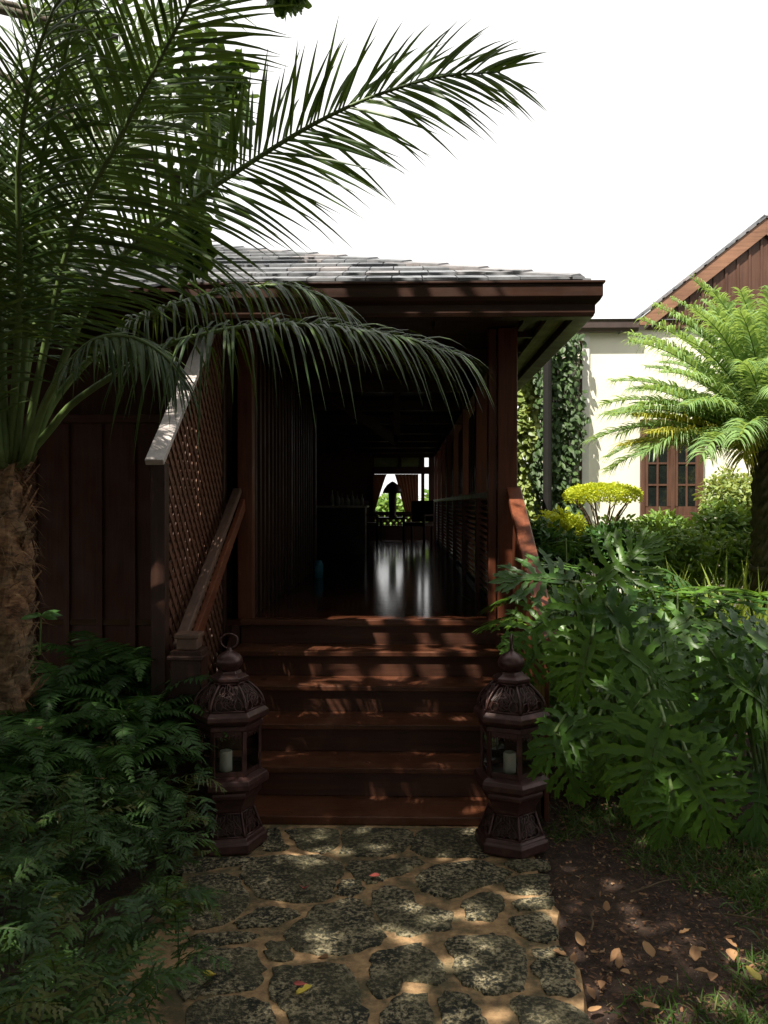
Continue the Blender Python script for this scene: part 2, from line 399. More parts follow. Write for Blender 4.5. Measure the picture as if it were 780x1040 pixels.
path = mb.build('path', 'mortar'); tag(path, kind='structure')
def c1(p): return [(190 + x / 3.714, 830 + y / 3.714) for x, y in p]
def c2(p): return [(390 + x / 3.391, 830 + y / 3.391) for x, y in p]
stones = [
 c1([(205,190),(270,155),(400,148),(520,150),(580,180),(590,215),(555,250),(545,305),(430,325),(290,310),(245,265),(210,225)]),
 c1([(370,46),(560,46),(575,100),(520,140),(440,125),(400,85)]), c1([(300,46),(350,46),(370,100),(380,125),(300,130),(270,90)]),
 c1([(590,46),(780,46),(840,48),(850,95),(800,135),(700,150),(640,150),(570,130),(595,95)]),
 c1([(620,170),(780,165),(860,150),(895,175),(800,215),(740,235),(690,250),(640,235),(610,200)]),
 c1([(580,245),(640,240),(670,275),(620,300),(565,295)]),
 c1([(10,235),(150,215),(200,250),(235,320),(200,350),(150,400),(10,425),(-60,330)]),
 c1([(180,395),(290,345),(400,350),(410,375),(330,410),(200,420)]),
 c1([(380,430),(460,370),(480,335),(640,305),(680,350),(740,440),(730,480),(600,520),(440,515),(390,470)]),
 c1([(20,450),(260,440),(250,465),(120,490),(0,485)]), c1([(-10,520),(120,505),(250,500),(280,570),(270,640),(60,670),(-20,690)]),
 c1([(310,480),(390,485),(395,545),(300,535)]),
 c1([(330,570),(560,555),(630,590),(650,700),(690,780),(640,840),(480,850),(400,800),(370,730),(310,650)]),
 c1([(10,700),(180,680),(300,700),(320,800),(250,900),(0,900)]), c1([(-40,150),(250,150),(240,170),(40,205),(-60,210)]),
 c2([(-45,262),(10,238),(80,255),(120,310),(240,335),(230,385),(60,410),(0,375),(-30,320)]),
 c2([(120,42),(340,42),(345,110),(360,140),(180,140),(95,120)]), c2([(110,215),(180,165),(330,150),(430,190),(420,210),(230,280),(140,260)]),
 c2([(270,300),(330,265),(400,270),(410,310),(370,360),(290,355)]), c2([(430,150),(555,150),(560,180),(480,190),(430,170)]),
 c2([(420,215),(560,195),(568,265),(420,265)]), c2([(440,290),(570,275),(580,315),(470,325)]),
 c2([(420,345),(560,335),(600,425),(520,435),(470,400)]),
 c2([(200,430),(370,405),(450,430),(485,470),(490,580),(440,600),(340,610),(250,550),(250,500)]),
 c2([(-30,465),(110,435),(180,480),(210,540),(200,575),(60,560),(40,610),(-30,620),(-50,540)]),
 c2([(525,460),(612,450),(650,520),(665,610),(560,615),(520,520)]), c2([(10,660),(60,610),(150,620),(165,720),(120,800),(-20,790)]),
 c2([(190,610),(270,610),(330,680),(370,740),(340,820),(210,790)]), c2([(430,620),(640,640),(715,712),(740,800),(560,830),(480,740)]),
]
mb = MB()
for si, poly in enumerate(stones):
    P = [G(x, y) for x, y in poly]; k = len(P)
    cc = sum(P, Vector()) / k; P = [cc + (p - cc) * 1.0 + (p - cc).normalized() * .012 for p in P]
    # round the outline
    Q = []
    for i in range(k):
        a, b = P[i], P[(i + 1) % k]
        for t_ in (0.14, 0.38, 0.62, 0.86):
            q = a.lerp(b, t_) + Vector((U(-.013, .013), U(-.013, .013), 0)); Q.append(q)
    c = sum(Q, Vector()) / len(Q); K = len(Q); z0 = 0.006 + U(0, 0.004)
    rings = [(1.0, -0.01), (0.985, z0 * 0.55), (0.955, z0), (0.6, z0 + 0.003), (0.25, z0 + 0.001)]
    V = []
    for s_, z in rings:
        for q in Q:
            V.append((c.x + (q.x - c.x) * s_, c.y + (q.y - c.y) * s_, z + (U(-.0025, .0025) if s_ < .99 else 0)))
    V.append((c.x, c.y, z0))
    F = [[r * K + i, r * K + (i + 1) % K, (r + 1) * K + (i + 1) % K, (r + 1) * K + i] for r in range(4) for i in range(K)]
    F += [[4 * K + i, 4 * K + (i + 1) % K, 5 * K] for i in range(K)]
    mb.add(V, F)
mb.build('paving_stones', 'coral_stone', path, smooth=True)

# ================================================================== TIMBER PAVILION
RX, LX = 0.72, -1.20          # stair / deck opening sides
DZ = 0.908                    # deck height
Y0, T, H1, RI = 4.535, 0.30, 0.048, 0.172
YD = Y0 + 5 * T               # 6.035 front of the deck
YE, XE, ZE = 5.30, 1.24, 3.16 # eave
pav = thing('timber_pavilion', 'dark brown timber pavilion with shingled hip roof above the wooden steps', 'building', (-2.5, 10, 0))
XB = -6.2
mb = MB(); mb.box(XB + .5, RX + .12, YD + .004, 20.2, DZ - .04, DZ); mb.build('deck', 'deck_boards', pav)
mb = MB(); mb.box(XB + .5, LX - 0.02, YD + .02, YD + .06, 0, DZ - .045); mb.box(RX + .14, RX + .18, YD, 20, 0, DZ - .045); mb.build('skirting', 'wall_wood_z', pav)
# left wall with battens, top rail, dark boarded recess above
mb = MB(); mb.box(XB + .5, LX - .12, YD + .02, YD + .06, DZ - .04, 2.36); w_ = mb.build('wall', 'wall_wood_z', pav)
mb = MB()
for i in range(19):
    x = LX - .30 - i * 0.243; mb.box(x - .022, x + .022, YD - .004, YD + .018, 0.1, 2.335)
mb.build('battens', 'wall_wood_z', w_, bevel=.003)
mb = MB(); mb.box(XB + .5, LX - .12, YD - .02, YD + .075, 2.34, 2.40); mb.build('top_rail', 'wall_wood_x', w_, bevel=.004)
mb = MB(); mb.box(XB + .5, LX - .15, YD + .45, YD + .49, DZ, 3.1); mb.build('wall', 'wall_wood_z', pav)
# corridor left wall, boarded, and battens
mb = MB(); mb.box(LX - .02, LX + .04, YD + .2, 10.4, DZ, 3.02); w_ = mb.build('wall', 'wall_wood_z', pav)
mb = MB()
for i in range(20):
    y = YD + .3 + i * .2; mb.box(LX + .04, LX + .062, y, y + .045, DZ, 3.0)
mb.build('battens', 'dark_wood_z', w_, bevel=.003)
for y in (YD + .06, 8.2, 10.4):
    mb = MB(); mb.box(LX - .03, LX + .08, y, y + .11, DZ, 3.02); mb.build('post', 'post_wood' if y < 7 else 'dark_wood_z', pav, bevel=.005)
mb = MB(); mb.box(-3.2, -3.15, 10.4, 20, DZ, 3.034); mb.box(-3.2, LX - .03, 10.42, 10.47, DZ, 3.034); mb.box(XB + .5, XB + .55, YD + .1, 20, 0, 3.034)
mb.box(XB + .5, -0.799, 20, 20.08, 0, 3.034); mb.build('wall', 'wall_wood_z', pav)
# end wall with the open window
EX0, EX1, EY = -0.80, 0.55, 20.0
mb = MB(); mb.box(EX0, 1.0, EY, EY + .08, 2.86, 3.05); mb.box(EX0, 1.0, EY, EY + .08, 2.47, 2.64); mb.box(EX0, 1.0, EY, EY + .08, 1.48, 1.57)
mb.box(EX0, 1.0, EY, EY + .08, DZ, 1.24)
mb.box(EX0 + .003, EX0 + .05, EY - .01, EY + .09, DZ, 2.9); mb.box(.37, .45, EY - .01, EY + .09, DZ, 2.9); mb.box(.55, 1.0, EY - .01, EY + .09, DZ, 2.9)
mb.box(-.16, -.10, EY - .01, EY + .09, 2.64, 2.86)
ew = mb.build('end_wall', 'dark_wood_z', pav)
mb = MB()
for x0, x1 in ((EX0 + .05, -.16), (-.10, .37)): mb.add([(x0, EY + .03, 2.64), (x1, EY + .03, 2.64), (x1, EY + .03, 2.86), (x0, EY + .03, 2.86)], [[0, 1, 2, 3]])
mb.build('transom_blind', 'transom', ew, solid=.01)
def clip_seg(p, d, poly):
    """clip infinite line p+t d to convex polygon (ccw)"""
    t0, t1 = -1e9, 1e9; k = len(poly)
    for i in range(k):
        ax, ay = poly[i]; bx, by = poly[(i + 1) % k]; nx_, ny_ = -(by - ay), bx - ax
        den = d[0] * nx_ + d[1] * ny_; num = (ax - p[0]) * nx_ + (ay - p[1]) * ny_
        if abs(den) < 1e-9:
            if num > 0: return None
            continue
        t = num / den
        if den > 0: t0 = max(t0, t)
        else: t1 = min(t1, t)
    return (t0, t1) if t1 - t0 > 1e-3 else None
def lattice(mb, poly, fn, sp, w, th):
    us = [p[0] for p in poly]; vs = [p[1] for p in poly]; cx, cy = sum(us) / len(us), sum(vs) / len(vs)
    rad = max(max(us) - min(us), max(vs) - min(vs)) * 1.6
    for sgn, off in ((1, 0), (-1, th + .0015)):
        d = (math.sqrt(.5), sgn * math.sqrt(.5)); nn = (-d[1], d[0])
        for i in range(-int(rad / sp), int(rad / sp)):
            p = (cx + nn[0] * i * sp, cy + nn[1] * i * sp); r = clip_seg(p, d, poly)
            if not r: continue
            a = (p[0] + d[0] * r[0], p[1] + d[1] * r[0]); b = (p[0] + d[0] * r[1], p[1] + d[1] * r[1])
            q = [(a[0] - nn[0] * w / 2, a[1] - nn[1] * w / 2), (b[0] - nn[0] * w / 2, b[1] - nn[1] * w / 2), (b[0] + nn[0] * w / 2, b[1] + nn[1] * w / 2), (a[0] + nn[0] * w / 2, a[1] + nn[1] * w / 2)]
            mb.prism(q, fn, off, off + th)
mb = MB(); lattice(mb, [(EX0, 1.24), (.37, 1.24), (.37, 1.48), (EX0, 1.48)], lambda u, v, t: (u, EY + .02 + t, v), .10, .055, .01)
mb.build('lattice_rail', 'lattice_wood', ew)
# right side: posts, beam, sill, louvres, screens
posts = [YD + .02, 7.95, 9.85, 11.75, 13.65, 15.55, 17.45, 19.35]
for i, y in enumerate(posts):
    mb = MB()
    mb.box(RX - .055, RX + .085, y, y + .13, DZ, 3.02)
    if i == 0: mb.box(RX - .12, RX - .062, y + .03, y + .15, DZ, 3.02)
    mb.build('post', 'post_wood', pav, bevel=.006)
mb = MB(); mb.box(RX - .04, RX + .06, YD + .16, 20, 2.86, 3.02); mb.build('beam', 'dark_wood_y', pav)
mb = MB(); mb.box(RX - .07, RX + .09, YD + .16, 20, 1.80, 1.85); mb.build('sill', 'rail_wood', pav, bevel=.005)
for i in range(len(posts) - 1):
    a, b = posts[i] + .135, posts[i + 1] - .005
    mb = MB()
    for k in range(15):
        z = DZ + .07 + k * .056
        M = Matrix.Translation((RX + .01, 0, z)) @ Matrix.Rotation(R(35), 4, 'Y')
        mb.box(-.035, .035, a, b, -.006, .006, M=M)
    mb.box(RX - .02, RX + .04, a, b, DZ + .002, DZ + .04)
    mb.build('louvre_panel', 'dark_wood_y', pav)
    if i > 0:
        mb = MB(); mb.box(RX + .0, RX + .03, a + .0, b - .25, 1.86, 2.72)
        for k in range(6): mb.box(RX - .012, RX - .002, a + .02 + k * .25, a + .06 + k * .25, 1.88, 2.70)
        mb.build('screen_panel', 'post_wood', pav)
# ceiling + soffit, rafters
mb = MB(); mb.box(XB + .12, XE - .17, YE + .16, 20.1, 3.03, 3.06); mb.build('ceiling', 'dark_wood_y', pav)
for y in (6.9, 8.6, 10.3, 12, 13.7, 15.4, 17.1, 18.8): mb = MB(); mb.box(LX + .05, RX - .06, y, y + .1, 2.90, 3.025); mb.build('ceiling_beam', 'dark_wood_x', pav)
mb = MB(); mb.beam((LX + .3, 9.4, 3.0), (-.1, 9.4, 2.45), .07, .1); mb.beam((-.1, 9.4, 2.45), (-.1, 9.4, 3.0), .07, .07, up=(0, 1, 0)); mb.build('roof_brace', 'dark_wood_x', pav)
for y in np.arange(YE + .35, 20, .6): mb = MB(); mb.box(RX + .1, XE - .30, y, y + .045, 2.99, 3.028); mb.build('rafter', 'dark_wood_x', pav)
for x in np.arange(XB + .4, XE - .4, .6): mb = MB(); mb.box(x, x + .045, YE + .18, YD, 2.99, 3.0281); mb.build('rafter', 'dark_wood_y', pav)
mb = MB(); mb.box(XE - .29, XE - .17, YE + .17, 20.1, 2.985, 3.027); mb.build('soffit_edge_board', 'soffit_edge_bounce', pav)
# gutter / fascia, mitred
prof = [(-.16, 2.94), (-.05, 2.94), (-.04, 2.965), (-.04, 3.015), (-.015, 3.035), (0, 3.06), (0, 3.135), (.012, 3.14), (.012, 3.155), (-.16, 3.155)]
mb = MB(); k = len(prof)
corners = [(lambda o, z: (XB - o, 20.2, z)), (lambda o, z: (XB - o, YE - o, z)), (lambda o, z: (XE + o, YE - o, z)), (lambda o, z: (XE + o, 20.2, z))]
V = [c(o, z) for c in corners for o, z in prof]
F = [[r * k + i, r * k + (i + 1) % k, (r + 1) * k + (i + 1) % k, (r + 1) * k + i] for r in range(3) for i in range(k)] + [list(range(k)), [3 * k + i for i in range(k)]]
mb.add(V, F); mb.build('fascia_gutter', 'dark_wood_x', pav, bevel=.003)
# roof body (hip) and shingles
SL = 0.38; HALF = (XE - XB) / 2; XC = (XE + XB) / 2
mb = MB()
apz = ZE + SL * HALF
V = [(XB+.05, YE+.05, ZE-.02), (XE-.05, YE+.05, ZE-.02), (XE-.05, 20.4, ZE-.02), (XB+.05, 20.4, ZE-.02), (XC, YE + HALF, apz - .04), (XC, 20.4, apz - .04)]
mb.add(V, [[0, 1, 4], [1, 2, 5, 4], [0, 4, 5, 3], [2, 3, 5], [3, 2, 1, 0]])
roof = mb.build('roof', 'dark_wood_x', pav)
ZR = ZE - .035
mb = MB(); ex = 0.32; th = .018; nrow = int(HALF / ex) + 1
def shingle(mb, P0, P1, k0, face):
    """P0,P1 along the eave coordinate at row start k0; face = 'front'/'right'"""
    lift = .032; var = float(np.clip(rng.normal(.5, .25), 0, 1)); jk = U(-.02, .02); g = .004
    pts = []
    for kk, dz in ((k0 - .05 + jk, lift), (k0 + ex * 1.05, .008)):
        for u in (P0 + g, P1 - g):
            z = ZR + SL * kk + dz
            if face == 'front': p = (min(max(u, XB + kk), XE - kk), YE + kk, z)
            elif face == 'right': p = (XE - kk, max(u, YE + kk), z)
            else: p = (XB + kk, max(u, YE + kk), z)
            pts.append(p)
    a, b, c, d = pts
    up = [(p[0], p[1], p[2] + th) for p in pts]
    mb.add([a, b, d, c, up[0], up[1], up[3], up[2]], [[3, 2, 1, 0], [4, 5, 6, 7], [0, 1, 5, 4], [1, 2, 6, 5], [2, 3, 7, 6], [3, 0, 4, 7]], var)
for r in range(nrow):
    k0 = r * ex + .10; x0, x1 = XB + k0, XE - k0; u = x1 + U(0, .1)
    while u > x0:
        w1 = U(.15, .24); shingle(mb, max(u - w1, x0), min(u, x1 - .0), k0, 'front') if min(u, x1) - max(u - w1, x0) > .03 else None; u -= w1
    for face in ('right', 'left'):
        u = YE + k0
        while u < 20.3: w1 = U(.2, .34); shingle(mb, u, u + w1, k0, face); u += w1
# lower skirt rows where the roof sweeps down left of the steps
for r in (-1, -2):
    u = -1.35 + r * .2
    while u > XB: w1 = U(.15, .24); shingle(mb, u - w1, u, r * .2, 'front'); u -= w1
mb.build('shingles', 'shingle', roof)
mb = MB(); mb.box(XB, -1.3, YE - .40, YE + .02, 3.0, 3.02, M=Matrix.Translation((0, 0, 0))); mb.build('sweep_board', 'dark_wood_x', roof)
mb = MB()   # hip caps
for sgn in (1, -1):
    k0 = .12
    while k0 < HALF:
        a = Vector(((XE if sgn > 0 else XB) - sgn * k0, YE + k0, ZR + SL * k0 + .048)); kb = k0 + .40
        b = Vector(((XE if sgn > 0 else XB) - sgn * kb, YE + kb, ZR + SL * kb + .030))
        t_ = (b - a).normalized(); sd_ = t_.cross(Vector((0, 0, 1))).normalized(); v = float(U(.1, .9))
        for s2 in (1, -1):
            o_ = sd_ * (s2 * .10) + Vector((0, 0, -.028)); u_ = Vector((0, 0, .014))
            q = [a, b, b + o_, a + o_]
            mb.add([tuple(p) for p in q] + [tuple(p + u_) for p in q], [[3, 2, 1, 0], [4, 5, 6, 7], [0, 1, 5, 4], [1, 2, 6, 5], [2, 3, 7, 6], [3, 0, 4, 7]], v)
        k0 += .27
mb.build('hip_caps', 'shingle', roof)

# ================================================================== STAIRCASE
st = thing('staircase', 'flight of worn red brown wooden steps rising between the two lanterns', 'steps', (-.24, Y0, 0))
for k in range(5):
    z = H1 + k * RI; y = Y0 + k * T
    mb = MB(); mb.box(LX, RX + (0.0 if k else .0), y - .0, y + T + .03, z - (.035 if k else .046), z); mb.build('tread', 'step_wood', st, bevel=.006)
for k in range(1, 6):
    z = H1 + k * RI; y = Y0 + k * T
    mb = MB(); mb.box(LX + .003, RX - .003, y + .028, y + .05, z - RI + .001, z - .036 if k < 5 else z - .041); mb.build('riser', 'riser_wood', st)
mb = MB(); mb.box(LX, RX, YD - .0, YD + .12, DZ - .036, DZ + .004); mb.build('tread', 'step_wood', st, bevel=.006)
for x in (LX - .03, RX + .002):
    mb = MB(); mb.prism([(Y0 + .1, 0), (YD, 0), (YD, DZ - .05), (YD - .1, DZ - .02), (Y0 + .1, H1 + .12)], lambda u, v, t: (t, u, v), x, x + .028); mb.build('stringer', 'dark_wood_y', st)
# right hand side: solid boarded balustrade with a broad worn rail
mb = MB(); xr = RX + .045
for i in range(13):
    y = 4.62 + i * .108
    zt = lambda yy: 1.84 - .563 * (YD - yy) - .04
    mb.prism([(y, 0), (y + .104, 0), (y + .104, zt(y + .104)), (y, zt(y))], lambda u, v, t: (t, u, v), xr, xr + .025)
mb.build('balustrade_boards', 'post_wood', st, bevel=.002)
mb = MB(); mb.beam((xr + .012, 4.5, 1.84 - .563 * (YD - 4.5) + .015), (xr + .012, YD + .02, 1.855), .105, .045); mb.build('handrail', 'rail_wood', st, bevel=.008)
# left handrail and newel
mb = MB(); mb.beam((LX - .03, 4.5, 1.84 - .563 * (YD - 4.5) - .0), (LX - .03, YD + .06, 1.85), .062, .045)
mb.build('handrail', 'grey_rail_wood', st, bevel=.008)
mb = MB(); mb.beam((LX + .012, 4.55, 1.80 - .563 * (YD - 4.55) - .06), (LX + .012, YD + .06, 1.75), .03, .09); mb.build('rail_moulding', 'rail_wood', st, bevel=.004)
nw = None
mb = MB(); mb.box(-1.225, -1.065, 4.32, 4.48, 0, .985); mb.box(-1.24, -1.05, 4.305, 4.495, .935, .96); nw = mb.build('newel_post', 'dark_wood_z', st, bevel=.006)
mb = MB(); mb.box(-1.20, -1.09, 4.345, 4.455, .986, 1.045); mb.box(-1.21, -1.08, 4.335, 4.465, 1.045, 1.07); mb.build('newel_cap', 'grey_rail_wood', nw, bevel=.006)

# ================================================================== LATTICE SCREEN
ls = thing('lattice_screen', 'tall diagonal lattice screen with a raked grey cap left of the steps', 'screen', (-1.32, 4.45, 0))
cz = lambda y: 1.985 + .77 * (y - 4.42)
mb = MB(); mb.box(-1.365, -1.285, 4.44, 4.52, 0, 1.97); mb.build('post', 'dark_wood_z', ls, bevel=.005)
mb = MB(); mb.beam((-1.33, 4.40, cz(4.40)), (-1.33, 5.66, cz(5.66)), .10, .035); mb.build('cap_rail', 'cap_wood', ls, bevel=.005)
mb = MB(); mb.box(-1.355, -1.295, 5.95, 6.03, 0, 2.99); mb.build('post', 'dark_wood_z', ls, bevel=.005)
mb = MB(); lattice(mb, [(4.52, .1), (5.95, .1), (5.95, 2.97), (5.69, 2.97), (4.52, cz(4.52) - .03)], lambda u, v, t: (-1.325 + t, u, v), .074, .034, .007)
mb.build('lattice', 'lattice_wood', ls)

# ================================================================== LANTERNS
def make_lantern(label, loc, rz, ring_rot=0.0):
    t = thing('floor_lantern', label, 'lantern', loc, rz, 'pierced metal floor lanterns flanking the steps')
    t.scale = (LSC, LSC, .945)
    def B(name, mbx, mat='lantern_metal', par=None, **kw):
        ob = mbx.build(name, mat, None, **kw); ob.parent = par or t; return ob
    hx = lambda r: r / math.cos(math.pi / 6)
    mb = MB(); mb.lathe([(.168, 0), (.178, .012), (.178, .055), (.166, .065), (.166, .075), (.158, .085)], (0, 0, 0), 6); base = B('plinth', mb, bevel=.004)
    # pierced tapering foot
    def pierced(name, r0, z0, r1, z1, bulge, seed, scale=1.0):
        mb = MB()
        rr = np.random.default_rng(seed)
        def P(u, v, i, off=0.0):      # u in -1..1 across facet, v 0..1 up
            r = r0 + (r1 - r0) * v + bulge * math.sin(math.pi * v) + off; z = z0 + (z1 - z0) * v
            a0 = math.pi / 3 * i; a1 = a0 + math.pi / 3; f_ = (u + 1) / 2
            return (r * ((1 - f_) * math.cos(a0) + f_ * math.cos(a1)), r * ((1 - f_) * math.sin(a0) + f_ * math.sin(a1)), z)
        for i in range(6):
            mb.tube([P(-1, v, i) for v in np.linspace(0, 1, 7)], .007, 5)
            for v in (0.03, .97): mb.tube([P(u, v, i) for u in (-1, 0, 1)], .005, 4)
            # arabesque: rosette of rings with curling tendrils
            for (cu, cv, rad_) in ((0, .42, .30), (0, .42, .17), (0, .42, .07), (-.55, .22, .16), (.55, .22, .16), (-.5, .75, .13), (.5, .75, .13), (0, .86, .10)):
                pts = [P(cu + rad_ * 1.35 * math.cos(q), min(.98, max(.02, cv + rad_ * math.sin(q))), i, .001) for q in np.linspace(0, 2 * math.pi, 13)[:-1]]
                mb.tube(pts, .0028, 4, closed=True)
            for q in range(8):
                aa = q * math.pi / 4 + .2
                pts = []
                for s_ in np.linspace(0, 1, 6):
                    r_ = .07 + .30 * s_; pts.append(P(r_ * 1.35 * math.cos(aa + 1.5 * s_), min(.98, max(.02, .42 + r_ * math.sin(aa + 1.5 * s_))), i, .001))
                mb.tube(pts, .0026, 4)
            for sx in (-1, 1):
                pts = [P(sx * (.85 - .5 * s_ + .1 * math.sin(6 * s_)), .06 + .88 * s_, i, .001) for s_ in np.linspace(0, 1, 8)]
                mb.tube(pts, .0028, 4)
        return B(name, mb, smooth=True)
    pierced('pierced_foot', .150, .085, .112, .205, 0.0, 1)
    mb = MB(); mb.lathe([(.13, .09), (.095, .2)], (0, 0, 0), 6); B('foot_lining', mb, 'dark_wood_z')
    mb = MB(); mb.lathe([(.108, .200), (.116, .212), (.118, .225), (.124, .245), (.138, .275), (.150, .29), (.152, .305), (.150, .32), (.178, .335), (.187, .345), (.187, .37), (.180, .39), (.160, .40), (.150, .405)], (0, 0, 0), 6)
    B('bowl', mb, bevel=.003)
    # cage
    for i in range(6):
        a = math.pi / 3 * i; mb = MB(); r = .143
        mb.beam((r * math.cos(a), r * math.sin(a), .405), (r * math.cos(a), r * math.sin(a), .645), .022, .012, up=(math.cos(a), math.sin(a), 0)); B('corner_bar', mb, bevel=.002)
    mb = MB()
    for i in range(6):
        a0 = math.pi / 3 * i; a1 = a0 + math.pi / 3; r = .139
        p0 = Vector((r * math.cos(a0), r * math.sin(a0), 0)); p1 = Vector((r * math.cos(a1), r * math.sin(a1), 0))
        for z, h in ((.418, .026), (.632, .03)): mb.beam(p0 + Vector((0, 0, z)), p1 + Vector((0, 0, z)), .006, h)
        for q in range(1, 6):       # little studs on the top band
            c = p0.lerp(p1, q / 6) * 1.03; mb.tube([c + Vector((0, 0, .605)), c + Vector((0, 0, .625))], [.003, .006], 5)
        if i in (0, 3):
            for q in range(9):
                s0 = .12 + .76 * rng.random(); z = .435 + .15 * rng.random(); c = p0.lerp(p1, s0); rad_ = .014
                dirv = (p1 - p0).normalized()
                mb.tube([c + dirv * (rad_ * math.cos(w)) + Vector((0, 0, z + rad_ * math.sin(w))) for w in np.linspace(0, 6.28, 9)[:-1]], .0025, 4, closed=True)
    B('cage_bands', mb)
    for i in range(6):
        a0 = math.pi / 3 * i; a1 = a0 + math.pi / 3; r = .134
        mb = MB(); mb.add([(r * math.cos(a0), r * math.sin(a0), .43), (r * math.cos(a1), r * math.sin(a1), .43), (r * math.cos(a1), r * math.sin(a1), .618), (r * math.cos(a0), r * math.sin(a0), .618)], [[0, 1, 2, 3]])
        B('glass_pane', mb, 'clear_glass')
    mb = MB(); mb.lathe([(.145, .645), (.160, .650), (.160, .672), (.150, .676), (.172, .690), (.187, .705), (.187, .728), (.176, .740), (.165, .752)], (0, 0, 0), 6); B('brim', mb, bevel=.003)
    pierced('pierced_dome', .164, .752, .078, .890, .022, 2)
    mb = MB(); mb.lathe([(.145, .755), (.14, .81), (.07, .885)], (0, 0, 0), 6); B('dome_lining', mb, 'dark_wood_z')
    mb = MB(); mb.lathe([(.080, .888), (.092, .898), (.092, .915), (.076, .925), (.060, .935), (.054, .948)], (0, 0, 0), 6); B('neck', mb, bevel=.003)
    mb = MB(); mb.lathe([(.040, .946), (.046, .955), (.060, .975), (.064, .995), (.060, 1.015), (.044, 1.035), (.022, 1.048), (.012, 1.056), (.012, 1.066), (.003, 1.07)], (0, 0, 0), 24); fin = B('finial', mb, smooth=True)
    mb = MB(); mb.tube([(.040 * math.cos(w) * math.cos(ring_rot), .040 * math.cos(w) * math.sin(ring_rot), 1.104 + .040 * math.sin(w)) for w in np.linspace(0, 6.283, 21)[:-1]], .005, 6, closed=True); B('ring', mb, par=fin, smooth=True)
    return t
LSC = 1.08
LL = (-.905, 4.27, .004); RL = (.540, 4.28, .004)
lan1 = make_lantern('reddish brown pierced metal lantern left of the steps beside the ferns, with ring upright', LL, R(10))
lan2 = make_lantern('dark pierced metal lantern right of the steps half covered by split philodendron leaves', RL, R(-22), R(100))
for L_, nm in ((LL, 'short white pillar candle inside the lantern left of the steps'), (RL, 'white pillar candle inside the lantern right of the steps')):
    mb = MB(); mb.lathe([(.030, 0), (.032, .003), (.032, .095), (.029, .102), (.020, .099), (.004, .097)], (0, 0, 0), 20); mb.tube([(0, 0, .095), (.001, 0, .112)], .0015, 4)
    o = mb.build('pillar_candle', 'candle_wax', smooth=False); o.location = (L_[0] - .012, L_[1] - .03, L_[2] + .386); tag(o, nm, 'candle', 'candles in the lanterns')

# ================================================================== INTERIOR THINGS
ct = thing('bar_counter', 'dark wooden counter with a pale top at the left inside the pavilion', 'counter', (-1.0, 14, DZ))
mb = MB(); mb.box(-1.75, -.68, 14.0, 14.6, DZ, 1.69); mb.build('cabinet', 'dark_wood_z', ct, bevel=.005)
for i in range(2):
    mb = MB(); mb.box(-1.70 + i * .52, -1.22 + i * .52, 13.98, 13.999, DZ + .08, 1.64); mb.build('door', 'dark_wood_z', ct, bevel=.004)
mb = MB(); mb.box(-1.80, -.64, 13.94, 14.65, 1.692, 1.725); mb.build('counter_top', 'counter_top', ct, bevel=.005)
bl = ['tall clear bottle at the left end of the counter', 'second clear bottle from the left on the counter', 'slim bottle third from the left on the counter', 'round bottle in the middle of the counter', 'tallest bottle right of the middle of the counter', 'short bottle near the right end of the counter', 'slender bottle at the right end of the counter']
for i, lb in enumerate(bl):
    h = [.26, .24, .2, .18, .25, .17, .2][i]; r = [.035, .045, .03, .045, .033, .04, .028][i]
    mb = MB(); mb.lathe([(r, 0), (r, h * .5), (r * .8, h * .62), (r * .3, h * .75), (r * .3, h * .97), (r * .36, h)], (0, 0, 0), 14); o = mb.build('bottle', 'bottle_glass', smooth=True)
    o.location = (-1.24 + i * .085, 14.12 + .05 * math.sin(i * 2), 1.726); tag(o, lb, 'bottle', 'bottles on the bar counter')
def curtain(x0, x1, xi0, xi1, side, label):
    mb = MB(); nu, nv = 40, 14
    for j in range(nv + 1):
        v = j / nv; z = 2.46 - v * .90
        if side == 'l': a, b = x0, xi0 + (xi1 - xi0) * v ** .9
        else: a, b = xi0 + (xi1 - xi0) * v ** .9, x1
        for i in range(nu + 1):
            u = i / nu; mb.v.append(np.array([[a + (b - a) * u, EY - .07 + .025 * math.sin(u * 42), z]])); mb.var.append(np.array([.5])); mb.n += 1
    for j in range(nv):
        for i in range(nu): q = j * (nu + 1) + i; mb.f.append([q, q + 1, q + nu + 2, q + nu + 1])
    o = mb.build('curtain', 'curtain_cloth', smooth=True, solid=.004); tag(o, label, 'curtain', 'curtains at the far window')
curtain(-.78, 0, -.45, -.74, 'l', 'brown curtain tied back on the left of the bright far window')
curtain(0, .30, -.26, -.02, 'r', 'brown curtain on the right of the bright far window')
lp = thing('table_lamp', 'dark dome shaded lamp in front of the bright far window', 'lamp', (-.30, 19.2, 1.45))
mb = MB(); mb.lathe([(.10, 0), (.10, .02), (.075, .05), (.085, .2), (.095, .55), (.06, .62), (.02, .66)], (-.30, 19.2, 1.45), 20); mb.build('base', 'dark_wood_z', lp, smooth=True)
mb = MB(); mb.lathe([(.23, .55), (.20, .64), (.13, .74), (.05, .80), (.01, .82)], (-.30, 19.2, 1.45), 24); mb.build('lamp_shade', 'dark_wood_z', lp, smooth=True)
tb = thing('side_table', 'dark square table under the lamp at the far end of the deck', 'table', (-.30, 19.2, DZ))
mb = MB(); mb.box(-.62, .02, 18.95, 19.5, 1.41, 1.449); mb.build('table_top', 'dark_wood_x', tb, bevel=.004)
for sx in (-.58, -.06):
    for sy in (18.99, 19.42):
        mb = MB(); mb.box(sx, sx + .05, sy, sy + .05, DZ, 1.41); mb.build('leg', 'dark_wood_z', tb)
mb = MB(); mb.lathe([(.045, 0), (.052, .01), (.056, .15), (.050, .165), (.042, .17), (.042, .19), (.03, .2)], (0, 0, 0), 18)
